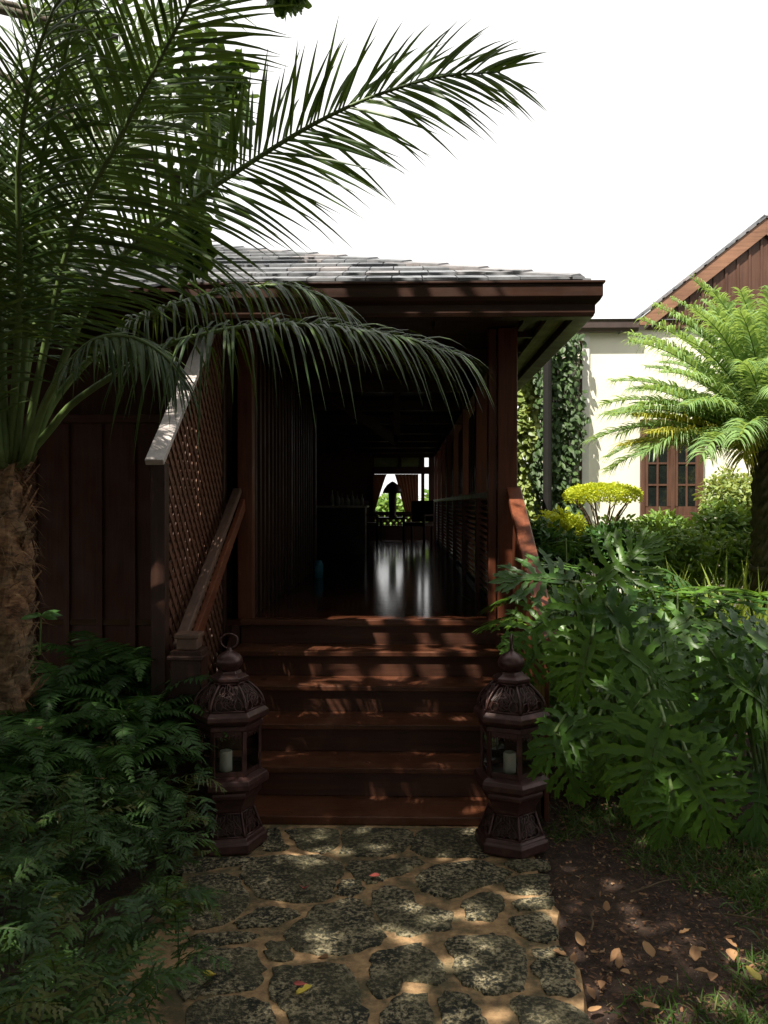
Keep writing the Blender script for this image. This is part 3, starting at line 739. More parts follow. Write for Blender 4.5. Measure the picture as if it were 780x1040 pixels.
o = mb.build('blue_container', 'blue_plastic', smooth=True); o.location = (-.99, 9.5, DZ + .001); tag(o, 'small bright blue container standing on the dark deck by the left wall', 'container')

def armchair(label, x, y, rz):
    t = thing('armchair', label, 'chair', (x, y, DZ), rz, 'dark armchairs at the far end of the deck')
    def B(nm, m_, par=None): o = m_.build(nm, 'dark_wood_z', None, bevel=.01); o.parent = par or t; return o
    m_ = MB(); m_.box(-.26, .26, -.26, .26, .36, .44); B('seat', m_)
    m_ = MB(); m_.box(-.27, .27, .22, .27, .45, .92); B('backrest', m_)
    for sx in (-.27, .22):
        m_ = MB(); m_.box(sx, sx + .05, -.26, .215, .58, .62); B('armrest', m_)
        for sy in (-.26, .17): m_ = MB(); m_.box(sx, sx + .05, sy, sy + .05, 0, .575 if sy < 0 else .355); B('leg', m_)
armchair('dark armchair right of the lamp before the far window', .28, 18.6, R(-25))
armchair('dark armchair left of the lamp before the far window', -.95, 18.4, R(30))
# ================================================================== CREAM HOUSE
ch = thing('cream_house', 'cream rendered house with brown boarded gable behind the garden', 'building', (4.5, 13, 0))
mb = MB(); mb.box(1.80, 9, 11, 11.2, 0, 4.02); mb.build('wall', 'cream_wall', ch)
mb = MB(); mb.box(2.27, 2.39, 10.97, 10.998, 0, 4.0); mb.build('corner_board', 'white_trim', ch, bevel=.003)
gp = [(0, 3.98), (.10, 3.98), (.13, 4.02), (.13, 4.10), (.15, 4.13), (0, 4.13)]
mb = MB(); mb.prism(gp, lambda u, v, t: (t, 10.985 - u, v), 1.5, 3.0); mb.build('gutter', 'gutter_metal', ch, bevel=.003)
mb = MB(); mb.box(1.5, 3.0, 10.99, 11.2, 4.022, 4.03); mb.build('soffit', 'dark_wood_x', ch)
mb = MB(); mb.prism([(10.92, 4.14), (13.5, 4.55), (13.5, 4.4), (10.92, 4.131)], lambda u, v, t: (t, u, v), 1.4, 4.4); mb.build('wing_roof', 'shingle', ch)
PX, PZ, FX, FZ = 4.63, 5.43, 2.92, 4.06
mb = MB(); mb.prism([(FX + .2, 4.025), (2 * PX - FX - .2, 4.025), (PX, PZ - .12)], lambda u, v, t: (u, t, v), 10.95, 11.1);
for i in range(24):
    x = FX + .3 + i * .15; zt = PZ - .2 - abs(x - PX) * .8
    if zt > 4.1: mb.box(x, x + .03, 10.935, 10.949, 4.05, zt)
mb.build('gable_wall', 'window_wood', ch)
mb = MB()
for sgn in (1, -1):
    fx = PX - sgn * (PX - FX); fz = FZ
    mb.prism([(PX, PZ), (fx, fz), (fx + sgn * .27, fz), (PX, PZ - .22)], lambda u, v, t: (u, t, v), 10.90, 10.93)
mb.build('bargeboard', 'barge_wood', ch, bevel=.004)
mb = MB()
for sgn in (1, -1):
    n1 = 14
    for i in range(n1):
        a = i / n1; b = (i + 1.25) / n1; q0 = (PX - sgn * (PX - FX + .15) * (1 - a), FZ - .10 + (PZ - FZ + .10) * a); q1 = (PX - sgn * (PX - FX + .15) * (1 - b), FZ - .1 + (PZ - FZ + .1) * min(b, 1.02))
        mb.prism([(q0[0], q0[1] + .05), (q1[0], q1[1] + .01), (q1[0], q1[1] - .0), (q0[0], q0[1] + .0)], lambda u, v, t: (u, t, v), 10.885, 16, float(U(.2, 1)))
mb.build('gable_roof', 'shingle', ch)
# casement window pair
wx0, wx1, wz0, wz1 = 3.05, 3.85, 1.55, 2.85
fm = MB()
for x0, x1, z0, z1 in ((wx0, wx0 + .05, wz0, wz1), (wx1 - .05, wx1, wz0, wz1), (3.435, 3.485, wz0, wz1), (wx0, wx1, wz1 - .05, wz1 + .0), (wx0, wx1, wz0, wz0 + .05)):
    fm.box(x0, x1, 10.93, 10.997, z0, z1)
wf = fm.build('window', 'window_wood', ch, bevel=.003)
for x0, x1 in ((wx0 + .05, 3.435), (3.485, wx1 - .05)):
    m2 = MB(); m2.box(x0, x1, 10.95, 10.985, wz0 + .05, 1.72); m2.box(x0, x0 + .045, 10.945, 10.985, 1.72, wz1 - .05); m2.box(x1 - .045, x1, 10.945, 10.985, 1.72, wz1 - .05)
    m2.box(x0, x1, 10.946, 10.984, wz1 - .09, wz1 - .05); xm = (x0 + x1) / 2; m2.box(xm - .012, xm + .012, 10.95, 10.98, 1.72, wz1 - .09)
    for q in range(1, 4): m2.box(x0 + .045, x1 - .045, 10.951, 10.979, 1.72 + q * .28 - .012, 1.72 + q * .28 + .012)
    m2.build('sash', 'window_wood', wf)
    m2 = MB(); m2.box(x0 + .04, x1 - .04, 10.962, 10.968, 1.721, wz1 - .09); m2.build('pane', 'glass_dark', wf)
# downpipe on the trellis
mb = MB(); mb.tube([W(556, 350, 10.5), W(556, 430, 10.5), W(556, 520, 10.5), W(556, 600, 10.5)], .055, 10); mb.tube([W(556, 352, 10.5), W(562, 342, 10.6)], .05, 8)
mb.build('downpipe', 'black_pipe', ch)

# ================================================================== FOLIAGE HELPERS
def bez(ctrl, n_=24):
    """smooth Catmull-Rom through points"""
    P = [Vector(p) for p in ctrl]; P = [P[0] * 2 - P[1]] + P + [P[-1] * 2 - P[-2]]; out = []
    segs = len(P) - 3; per = max(2, n_ // segs)
    for i in range(segs):
        a, b, c, d = P[i:i + 4]
        for j in range(per):
            t = j / per
            out.append(0.5 * ((2 * b) + (c - a) * t + (2 * a - 5 * b + 4 * c - d) * t * t + (3 * b - a - 3 * c + d) * t ** 3))
    out.append(P[-2]); return np.array([tuple(p) for p in out])
def frond(mbL, mbR, pts, n_, Ll, Wd, side=None, ang=(75, 25), droop=.35, r0=.012, start=.15, jit=.12, prof=(.5, .95, 1, .8, .45, .03),
          lprof=None, var=None, up=0.15, K=None, sides=5, fold=0.0, spread=None):
    """pinnate leaf. pts: rachis polyline. side: None = horizontal, or a vector the frond plane faces"""
    P = pts if isinstance(pts, np.ndarray) else bez(pts)
    seg = np.linalg.norm(np.diff(P, axis=0), axis=1); s_ = np.concatenate([[0], np.cumsum(seg)]); s_ /= s_[-1]
    if mbR is not None: mbR.tube(P, np.linspace(r0, r0 * .18, len(P)), sides, var=.5)
    t = np.linspace(start, .995, n_); t = np.clip(t + rng.normal(0, .15 / n_, n_), start, .998)
    C = np.stack([np.interp(t, s_, P[:, i]) for i in range(3)], 1)
    t2 = np.clip(t + .01, 0, 1); t1 = np.clip(t - .01, 0, 1)
    Tn = unit(np.stack([np.interp(t2, s_, P[:, i]) - np.interp(t1, s_, P[:, i]) for i in range(3)], 1))
    Nf = np.array([0, 0, 1.0]) if side is None else np.array(side, float)
    Sd = unit(np.cross(Tn, Nf)); Nn = unit(np.cross(Sd, Tn))
    tt = (t - start) / (1 - start)
    lp = np.interp(tt, [0, .15, .45, .8, 1], [.6, .95, 1, .78, .5]) if lprof is None else np.interp(tt, np.linspace(0, 1, len(lprof)), lprof)
    for sg in (1, -1):
        A = np.radians(ang[0] + (ang[1] - ang[0]) * tt + rng.normal(0, 4, n_))
        D = unit(Tn * np.cos(A)[:, None] + sg * Sd * np.sin(A)[:, None] + Nn * (up + rng.normal(0, jit, n_))[:, None])
        S = unit(np.cross(D, Nn + rng.normal(0, .25, (n_, 3))))
        v = rng.random(n_) * .8 if var is None else np.clip(var + rng.normal(0, .12, n_), 0, 1)
        mbL.strips(C, D, S, Ll * lp * U(.9, 1.08, n_), Wd * (.6 + .4 * lp), droop * U(.6, 1.4, n_), v, prof, fold=fold)
def blob_leaves(mbx, centers, radii, n_, L, Wd, prof=(.1, .8, 1, .75, .08), droop=.25, shell=.5, upb=.4, fold=.12, var=None):
    """leaves spread through a union of ellipsoids, facing out"""
    centers = np.array(centers, float); radii = np.array(radii, float)
    idx = rng.integers(0, len(centers), n_)
    d = unit(rng.normal(0, 1, (n_, 3))); rr = (shell + (1 - shell) * rng.random(n_) ** .6)
    B = centers[idx] + d * radii[idx] * rr[:, None]
    D = unit(d * .6 + rng.normal(0, .55, (n_, 3)) + np.array([0, 0, upb * .3])); 
    Nn = unit(d + np.array([0, 0, .8]) + rng.normal(0, .4, (n_, 3))); S = unit(np.cross(D, Nn))
    v = rng.random(n_) * .8 if var is None else np.clip(var + rng.normal(0, .15, n_), 0, 1)
    mbx.strips(B, D, S, L * U(.65, 1.25, n_), Wd * U(.7, 1.2, n_), droop, v, prof, fold=fold)
PALM = (.5, .95, 1, .8, .45, .03)

# ================================================================== LEFT PALM
pt = thing('palm_tree', 'date palm with a shaggy fibrous trunk and long arching fronds at the left edge', 'palm tree', (-2.02, 4.05, 0))
mb = MB(); n1, n2 = 40, 30
base = W(5, 690, 4.05); xc = -2.02
Vt = []
for j in range(n2 + 1):
    z = -.05 + 2.02 * j / n2; 
    for i in range(n1):
        a = 2 * math.pi * i / n1; r = .145 + .02 * math.sin(z * 5 + 1) + .022 * math.sin(6 * a + z * 28) + .018 * (rng.random() - .5)
        if z > 1.75: r *= 1 - .25 * (z - 1.75) / .25
        Vt.append((xc + r * math.cos(a) + .02 * math.sin(z * 2), 4.05 + r * math.sin(a), z))
F = [[j * n1 + i, j * n1 + (i + 1) % n1, (j + 1) * n1 + (i + 1) % n1, (j + 1) * n1 + i] for j in range(n2) for i in range(n1)] + [[n2 * n1 + i for i in range(n1)]]
mb.add(Vt, F); tr = mb.build('trunk', 'palm_fibre', pt, smooth=True)
mb = MB()   # loose fibre and old leaf bases
nf = 2600; a = U(0, 2 * math.pi, nf); z = U(.02, 1.95, nf); r = .145 + .02 * np.sin(z * 5 + 1)
B_ = np.stack([xc + r * np.cos(a), 4.05 + r * np.sin(a), z], 1)
D_ = unit(np.stack([np.cos(a) * .5, np.sin(a) * .5, U(-.8, 1.0, nf)], 1) + rng.normal(0, .5, (nf, 3))); S_ = unit(np.cross(D_, rng.normal(0, 1, (nf, 3))))
mb.strips(B_, D_, S_, U(.03, .15, nf), U(.002, .007, nf), U(.1, .9, nf), U(0, 1, nf), (.8, 1, .7, .1))
nf = 220; a = U(0, 2 * math.pi, nf); z = U(.05, 1.9, nf); B_ = np.stack([xc + .14 * np.cos(a), 4.05 + .14 * np.sin(a), z], 1)
D_ = unit(np.stack([np.cos(a) * .55, np.sin(a) * .55, np.ones(nf)], 1) + rng.normal(0, .15, (nf, 3))); S_ = unit(np.cross(D_, B_ - np.array([xc, 4.05, 0]) * 1.0))
S_ = unit(np.stack([-np.sin(a), np.cos(a), 0 * a], 1)); mb.strips(B_, D_, S_, U(.08, .18, nf), U(.04, .09, nf), -.1, U(0, 1, nf), (1, .9, .6, .35), fold=.2)
mb.build('fibre', 'palm_fibre', tr)
HEART = [-2.02, 4.05, 1.9]
VIEW = (0, -1, 0)
def palm_frond(px, Ys, n_=75, Ll=.55, Wd=.026, side=VIEW, droop=.35, ang=(70, 22), start=.22, r0=.022, up=.05, jit=.15, **kw):
    """px = image positions of the midrib, Ys = distances of those points"""
    pts = [W(x, y, Y) for (x, y), Y in zip(px, Ys)]
    L_ = MB(); R_ = MB()
    frond(L_, R_, bez(pts, 36), n_, Ll, Wd, side=side, ang=ang, droop=droop, r0=r0, start=start, up=up, jit=jit, fold=.10, **kw)
    f_ = L_.build('frond', 'palm_leaf', pt); R_.build('leaf_stalk', 'stem_green', f_, smooth=True); return f_
# A: steep frond leaving the top of the picture
palm_frond([(22, 470), (48, 340), (75, 235), (128, 128), (200, -10), (265, -120)], [4.05, 3.95, 3.85, 3.7, 3.5, 3.3], 84, .66, .020, droop=.18, ang=(78, 30))
# B: long frond up to the right against the sky
palm_frond([(30, 468), (75, 340), (128, 256), (256, 164), (350, 110), (438, 80), (508, 73)], [4.05, 4.05, 4.1, 4.15, 4.15, 4.1, 4.05], 92, .58, .019, droop=.22, ang=(70, 26), start=.24, jit=.30)
# C: lower arching frond with hanging leaflets across the porch
palm_frond([(16, 478), (48, 440), (80, 405), (157, 357), (202, 341), (258, 331), (328, 331), (409, 343), (468, 362)], [4.05, 4.03, 4.0, 3.95, 3.9, 3.88, 3.85, 3.8, 3.78], 70, .40, .015, side=(0, -.35, 1), droop=1.0, ang=(92, 28), start=.30, up=.45)
# D: frond above it
palm_frond([(30, 460), (60, 400), (121, 337), (170, 313), (226, 296), (290, 290), (335, 305), (352, 318)], [4.1, 4.15, 4.2, 4.25, 4.3, 4.3, 4.3, 4.3], 62, .38, .015, side=(0, -.3, 1), droop=1.0, ang=(92, 28), start=.33, up=.45)
# E: short drooping one
palm_frond([(25, 470), (50, 400), (90, 350), (130, 342), (165, 360), (185, 385)], [4.0, 3.9, 3.8, 3.75, 3.7, 3.7], 50, .24, .018, side=(0, -.4, 1), droop=.8, ang=(70, 25), start=.4)
extra = [
 ([(10, 470), (20, 300), (20, 150), (50, 20), (110, -60)], [4.05, 3.9, 3.7, 3.5, 3.3], .52),
 ([(12, 470), (30, 360), (60, 240), (110, 160), (170, 120), (220, 115)], [4.1, 4.2, 4.3, 4.4, 4.5, 4.6], .42),
 
 ([(15, 470), (28, 330), (40, 180), (70, 40), (100, -90)], [4.05, 4.0, 3.9, 3.7, 3.4], .60),
 ([(5, 470), (0, 330), (-20, 180), (-70, 60), (-130, -30)], [4.0, 4.0, 3.9, 3.8, 3.7], .60),
 
 ([(10, 470), (35, 300), (65, 150), (120, 50), (175, 10), (225, 5)], [4.1, 4.3, 4.5, 4.8, 5.0, 5.1], .55),
 ([(0, 468), (-15, 350), (-60, 250), (-130, 200)], [3.95, 3.8, 3.6, 3.4], .55),
 
 ([(5, 475), (-30, 420), (-90, 400), (-150, 440)], [4.0, 3.9, 3.8, 3.7], .45),
 ([(10, 470), (-5, 300), (5, 140), (30, 30), (90, -30)], [4.1, 4.4, 4.7, 4.9, 5.1], .60),
 ([(10, 470), (30, 360), (40, 290), (80, 200), (140, 150)], [4.05, 4.4, 4.7, 5.0, 5.3], .50),
]
for px, Ys, Ll in extra:
    palm_frond(px, Ys, 54, Ll, .0145, droop=U(.12, .45), ang=(72, 25), start=.25, side=(U(-.3, .3), -1, U(-.2, .5)))
# ones leaning towards and away from the viewer (out of frame mostly)
for i in range(9):
    a = -2.6 + i * .62 + U(-.15, .15)
    if -0.9 < a < 1.2: continue
    rr_ = U(1.3, 2.1); p0 = Vector(HEART); d = Vector((math.cos(a), math.sin(a), 0))
    pts = [p0, p0 + d * .3 * rr_ + Vector((0, 0, .9)), p0 + d * .8 * rr_ + Vector((0, 0, 1.5)), p0 + d * 1.4 * rr_ + Vector((0, 0, 1.3))]
    L_ = MB(); R_ = MB(); frond(L_, R_, bez(pts, 30), 70, .5, .025, droop=.5, r0=.02, start=.25, fold=.1)
    f_ = L_.build('frond', 'palm_leaf', pt); R_.build('leaf_stalk', 'stem_green', f_)

# ================================================================== CYCAD-LIKE PALM (RIGHT)
cy = thing('cycad', 'large bright green cycad with curling fronds and a rough trunk at the right edge', 'cycad', (3.22, 7.5, 0))
CX, CY_, CZ = 3.22, 7.5, 2.18
mb = MB(); Vt = []; n1, n2 = 26, 40
for j in range(n2 + 1):
    z = -.05 + (CZ + .08) * j / n2
    for i in range(n1):
        a = 2 * math.pi * i / n1; r = .125 + .015 * math.sin(8 * a + (j % 2) * math.pi) + .014 * (j % 2) + .012 * rng.random(); Vt.append((CX + r * math.cos(a), CY_ + r * math.sin(a), z))
F = [[j * n1 + i, j * n1 + (i + 1) % n1, (j + 1) * n1 + (i + 1) % n1, (j + 1) * n1 + i] for j in range(n2) for i in range(n1)] + [[n2 * n1 + i for i in range(n1)]]
mb.add(Vt, F); ctr = mb.build('trunk', 'bark_grey', cy)
mb = MB()
for z in (.95, 1.18):
    mb.tube([(CX + .15 * math.cos(w), CY_ + .15 * math.sin(w), z + .01 * math.sin(w * 3)) for w in np.linspace(0, 6.283, 25)[:-1]], .028, 8, closed=True)
mb.build('trunk_ring', 'bark_grey', ctr, smooth=True)
def cfrond(az, el, L, bend, mat='cycad_leaf', var=None):
    p = Vector((CX, CY_, CZ)); pts = [p.copy()]; e = el
    for i in range(8):
        e -= bend / 8 * (0.4 + i * .18); st_ = L / 8
        p = p + Vector((math.cos(az) * math.cos(e), math.sin(az) * math.cos(e), math.sin(e))) * st_; pts.append(p.copy())
    L_ = MB(); R_ = MB()
    frond(L_, R_, bez(pts, 24), 82, .27, .019, droop=.75, ang=(66, 42), r0=.011, start=.14, up=.75, jit=.06, prof=(.7, 1, .9, .5, .05), var=var,
          lprof=(.35, .8, 1, 1, .95, .8, .5))
    f_ = L_.build('frond', mat, cy); R_.build('leaf_stalk', 'stem_green', f_)
for i in range(112):
    az = i * 2.39996 + U(-.1, .1); q = (i / 111) ** 1.2
    cfrond(az, R(86 - 68 * q + U(-5, 5)), U(1.45, 1.8) - .15 * q, R(44 + 6 * q), var=None)
for az, el in ((R(196), 24), (R(206), 17), (R(188), 14), (R(172), 28), (R(200), 34)):
    cfrond(az, R(el), 1.4, R(24), 'cycad_yellow' if el < 26 else 'cycad_leaf')
cfrond(R(232), R(48), .95, R(115), 'cycad_yellow')
mb = MB(); nf = 160; a = U(0, 6.28, nf); D_ = unit(np.stack([np.cos(a), np.sin(a), U(.2, 1.6, nf)], 1)); B_ = np.array([CX, CY_, CZ]) + D_ * U(.05, .35, nf)[:, None]
mb.strips(B_, D_, unit(np.cross(D_, rng.normal(0, 1, (nf, 3)))), U(.1, .25, nf), .02, .3, U(.5, 1, nf), (.7, 1, .6, .1)); mb.build('new_shoots', 'dry_leaf', cy)

# ================================================================== PHILODENDRONS
def philo_template(seed):
    rr = np.random.default_rng(seed); V = []; F = []; n0 = 0
    m_ = MB()
    def strip(b, d, L, w0, prof, curve):
        nonlocal m_
        K = len(prof) - 1; t = np.linspace(0, 1, K + 1); d = np.array(d) / np.linalg.norm(d); nrm = np.array([-d[1], d[0]])
        C = np.array(b)[None] + d[None] * (L * t)[:, None] + nrm[None] * (curve * L * t ** 2)[:, None]
        tg = np.gradient(C, axis=0); tg /= np.linalg.norm(tg, axis=1)[:, None]; nn = np.stack([-tg[:, 1], tg[:, 0]], 1)
        w = w0 * np.array(prof) / 2
        P = np.stack([C - nn * w[:, None], C, C + nn * w[:, None]], 1)
        z = np.zeros((K + 1, 3)); z[:, 0] = w * .35; z[:, 2] = w * .35
        z += (.05 * np.sin(t * 9 + rr.random() * 6) * L * .35)[:, None]
        P3 = np.concatenate([P, z[:, :, None]], 2).reshape(-1, 3)
        f = [[i * 3 + j, i * 3 + j + 1, i * 3 + j + 4, i * 3 + j + 3] for i in range(K) for j in range(2)]
        m_.add(P3, f)
    nl = 8
    strip((-.02, 0), (1, 0), .80, .17, (.9, 1.2, 1.0, .85, .7, .55, .45), 0)          # lamina down the midrib
    strip((.72, 0), (1, 0), .34, .12, (.7, 1.1, .6, 1.05, .7, .06), rr.uniform(-.1, .1))
    for i in range(nl):
        q = i / (nl - 1); x = .0 + .74 * q; A = math.radians(132 - 98 * q ** .8); L = [.36, .52, .60, .61, .56, .48, .40, .30][i] * rr.uniform(.85, 1.12)
        for sg in (1, -1):
            A2 = A + rr.uniform(-.08, .08); cv = -sg * rr.uniform(.05, .3); w0 = (.115 - .02 * q) * rr.uniform(.85, 1.15)
            strip((x, 0), (math.cos(A2), sg * math.sin(A2)), L, w0, (1.1, .8, .6, .95, .62, 1.0, .7, .75, .4, .05), cv)
            for tq, s2 in ((.45, 1), (.66, -1), (.74, 1)):       # lobules on the lobe
                dd = (math.cos(A2), sg * math.sin(A2)); nn_ = (-dd[1], dd[0]); b = (x + dd[0] * L * tq + nn_[0] * cv * L * tq ** 2, dd[1] * L * tq + nn_[1] * cv * L * tq ** 2)
                A3 = sg * A2 + s2 * .75; strip(b, (math.cos(A3), math.sin(A3)), L * .24, w0 * .55, (.9, 1, .7, .08), 0)
    return np.concatenate(m_.v), np.array(m_.f)
PT = [philo_template(s_) for s_ in (1, 2, 3, 4)]
def add_philo_leaf(mbx, pos, d, nrm, size, bend, var):
    """pos base of the blade, d direction of the midrib, nrm face normal"""
    V, F = PT[rng.integers(0, 4)]; V = V.copy(); x = V[:, 0]; 
    d = Vector(d).normalized(); n0_ = Vector(nrm); sd_ = n0_.cross(d).normalized(); nn = d.cross(sd_).normalized()
    # bend downwards along length, wings drop
    z = V[:, 2] - bend * .55 * x ** 2 * np.sign(1) - .28 * bend * V[:, 1] ** 2
    out = np.array(tuple(pos))[None] + size * (x[:, None] * np.array(tuple(d)) + V[:, 1:2] * np.array(tuple(sd_)) + z[:, None] * np.array(tuple(nn)))
    mbx.add(out, F, float(var))
def philodendron(label, base, leaves, group='split leaf philodendrons right of the steps', mat='philo_leaf'):
    t = thing('philodendron', label, 'plant', tuple(base), 0, group)
    L_ = MB(); S_ = MB(); b = Vector(base)
    for pos, d, nrm, size, bend in leaves:
        pos = Vector(pos); add_philo_leaf(L_, pos, d, nrm, size, bend, np.clip(rng.normal(.42, .3), 0, .92))
        dist = (pos - b).length; dn = Vector(d).normalized()
        side_up = Vector((0, 0, 1)) * dist * .30
        pts = bez([b + Vector((U(-.05, .05), U(-.05, .05), .02)), b.lerp(pos, .5) + side_up * .9, pos - dn * .03, pos + dn * .02], 12)
        S_.tube(pts, np.linspace(.012, .006, 9), 5)
        sd2 = Vector(nrm).cross(dn).normalized(); nn2 = dn.cross(sd2).normalized()
        S_.tube([pos + size * (x_ * dn - bend * .55 * x_ * x_ * nn2) + nn2 * .003 for x_ in (-.02, .2, .4, .6, .8, 1.0)], np.linspace(.0045, .001, 6), 4)
    L_.build('leaves', mat, t, smooth=True); 
    S_.tube([b + Vector((0, 0, -.05)), b + Vector((.02, .02, .25))], [.05, .035], 8); S_.build('stems', 'stem_green', t, smooth=True)
    return t
def img_leaf(px, py, Y, tip, size, bend=.5, face=(0, -.75, .65)):
    """blade base at an image position and distance, pointing towards tip (image direction)"""
    p = W(px, py, Y); q = W(px + tip[0], py + tip[1], Y - .02); d = (q - p).normalized()
    d = (d + Vector((0, -.15, 0))).normalized()
    face = (face[0] + U(-.4, .4), face[1] + U(-.2, .3), face[2] + U(-.25, .35))
    return (p, d, face, size * U(.85, 1.2), bend)
def rosette(base, n_, h, r, size, a0=0.0, arc=2 * math.pi, lo=.2):
    out = []
    for i in range(n_):
        a = a0 + arc * (i + U(-.3, .3)) / n_; q = rng.random(); hh = h * (lo + (1 - lo) * q); rr_ = r * (1.05 - .6 * q) * U(.8, 1.1)
        pos = Vector(base) + Vector((math.cos(a) * rr_, math.sin(a) * rr_, hh))
        d = Vector((math.cos(a), math.sin(a), U(-.75, .05) + .5 * (q - .4))); nrm = Vector((math.cos(a) * .6, math.sin(a) * .6, 1))
        out.append((pos, d, nrm, size * U(.8, 1.15), U(.4, .9)))
    return out
# plant 1: nearest, big drooping leaves beside the right lantern
p1 = [img_leaf(690, 735, 3.75, (5, 60), .46, .6), img_leaf(655, 705, 3.85, (-50, 60), .36, .6), img_leaf(700, 770, 3.6, (25, 60), .36, .5), img_leaf(672, 735, 3.65, (-30, 80), .36, .5),
      img_leaf(568, 745, 3.95, (12, 50), .32, .6), img_leaf(590, 730, 4.0, (-60, 40), .28, .6), img_leaf(603, 752, 3.9, (10, 70), .30, .6), img_leaf(680, 800, 3.58, (-5, 60), .26, .5)]
philodendron('philodendron with the lowest drooping leaves over bare soil right of the lantern', G(660, 830) + Vector((0, .45, 0)), p1 + rosette(G(660, 830) + Vector((0, .6, 0)), 1, .75, .35, .34))
p2 = [img_leaf(590, 610, 4.35, (10, 70), .42, .7), img_leaf(560, 625, 4.45, (-50, 30), .34, .6), img_leaf(620, 620, 4.3, (40, 50), .40, .6), img_leaf(548, 655, 4.4, (-25, 40), .26, .6), img_leaf(600, 650, 4.1, (-20, 60), .36, .6),
      img_leaf(575, 590, 4.6, (-50, -10), .36, .6), img_leaf(610, 590, 4.6, (20, -20), .36, .5), img_leaf(636, 660, 4.0, (40, 30), .34, .6)]
philodendron('philodendron spreading pale veined leaves over the dome of the right lantern', G(620, 800) + Vector((.05, .5, 0)), p2 + rosette(G(620, 790) + Vector((.1, .7, 0)), 2, 1.15, .4, .38))
p3 = [img_leaf(740, 640, 4.3, (40, 20), .45, .6), img_leaf(700, 630, 4.4, (-50, 20), .42, .6), img_leaf(725, 665, 4.1, (20, 40), .34, .6), img_leaf(770, 690, 4.0, (-30, 50), .34, .6), img_leaf(765, 650, 4.2, (30, 20), .42, .5), img_leaf(745, 690, 4.0, (40, 25), .30, .6)]
philodendron('philodendron with yellowish green leaves leaning out at the right edge of the picture', W(760, 800, 4.6) * 1 + Vector((.1, 0, -W(760, 800, 4.6).z)), p3 + rosette((2.1, 4.9, 0), 7, 1.0, .45, .42))
# second row
for lb, x, y, n_, h, r, s_ in (('upright philodendron just right of the handrail of the steps', 1.12, 5.55, 15, 1.35, .38, .44),
                               ('broad philodendron in the middle of the green bank', 1.72, 5.3, 18, 1.2, .5, .46),
                               ('philodendron with sunlit long leaves behind the front row at the right', 2.45, 5.7, 18, 1.15, .55, .46)):
    philodendron(lb, (x, y, 0), rosette((x, y, 0), n_, h, r, s_, lo=.35))
for lb, x, y, n_, h, r, s_ in (('philodendron below the yellow green clipped bush', 1.75, 6.5, 16, 1.3, .45, .42), ('dark philodendron close to the pavilion behind the handrail', 1.25, 6.6, 14, 1.45, .4, .4)):
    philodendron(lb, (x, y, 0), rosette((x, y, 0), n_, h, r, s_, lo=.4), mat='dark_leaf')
# trailing stem on the soil
mb = MB(); mb.tube(bez([G(690, 770, .25), G(735, 775, .2), G(790, 778, .15)], 12), .018, 7); o = mb.build('creeping_stem', 'stem_dark', smooth=True); tag(o, 'bare green stem lying low across the right edge below the leaves', 'stem')

# ================================================================== GARDEN BEHIND
def shrub(name, label, cat, c, rad, n_, L, Wd, mat, stems=6, group=None, shell=.35, parts=5):
    t = thing(name, label, cat, (c[0], c[1], 0), 0, group); L_ = MB(); S_ = MB()
    cs = [(c[0] + rad[0] * U(-.55, .55), c[1] + rad[1] * U(-.5, .5), c[2] + rad[2] * U(-.35, .4)) for _ in range(parts)]
    rs = [tuple(q * U(.45, .7) for q in rad) for _ in range(parts)]
    blob_leaves(L_, cs, rs, n_, L, Wd, shell=shell); L_.build('foliage', mat, t)
    for i in range(stems):
        q = cs[i % parts]; S_.tube(bez([(c[0] + U(-.08, .08), c[1] + U(-.08, .08), -.05), ((c[0] + q[0]) / 2 + U(-.1, .1), (c[1] + q[1]) / 2, q[2] * .5), q], 8), np.linspace(.016, .005, 9), 5)
    S_.build('stems', 'twig', t); return t
# clipped disc bush on thin legs
tp = thing('clipped_bush', 'flat topped lime green clipped bush standing on thin forked stems', 'bush', (2.12, 9.0, 0))
c = W(612, 505, 9.0); L_ = MB(); n_ = 5200
a = U(0, 6.28, n_); rr_ = np.sqrt(U(0, 1, n_)); topz = .12 * np.sqrt(np.clip(1 - rr_ ** 2.6, 0, 1)); z = np.where(rng.random(n_) < .75, topz, U(-.06, .05, n_))
B_ = np.stack([c.x + .40 * rr_ * np.cos(a), c.y + .40 * rr_ * np.sin(a), c.z + z + rng.normal(0, .012, n_)], 1); D_ = unit(np.stack([np.cos(a) * rr_, np.sin(a) * rr_, U(.1, 1, n_)], 1) + rng.normal(0, .4, (n_, 3)))
L_.strips(B_, D_, unit(np.cross(D_, rng.normal(0, 1, (n_, 3)))), U(.02, .04, n_), .018, .1, U(0, 1, n_), (.3, 1, .8, .1)); L_.build('clipped_crown', 'lime_leaf', tp)
S_ = MB()
for i in range(8):
    a = i * .785 + .3; e = (c.x + .3 * math.cos(a), c.y + .25 * math.sin(a), c.z - .02); m_ = (c.x + .09 * math.cos(a), c.y + .09 * math.sin(a), c.z - .5)
    S_.tube(bez([(c.x + .05 * math.cos(a), c.y + .04 * math.sin(a), 0), m_, e], 10), np.linspace(.015, .006, 11), 5)
    S_.tube(bez([m_, (c.x + .16 * math.cos(a + .7), c.y + .16 * math.sin(a + .7), c.z - .2), (c.x + .32 * math.cos(a + .5), c.y + .3 * math.sin(a + .5), c.z - .02)], 8), np.linspace(.01, .005, 9), 5)
S_.build('stems', 'twig', tp)
q = W(572, 530, 9.4); shrub('lime_bush', 'loose lime green bush tucked behind the clipped flat bush', 'bush', (q.x, q.y, q.z - .1), (.34, .3, .38), 2600, .06, .035, 'lime_leaf')
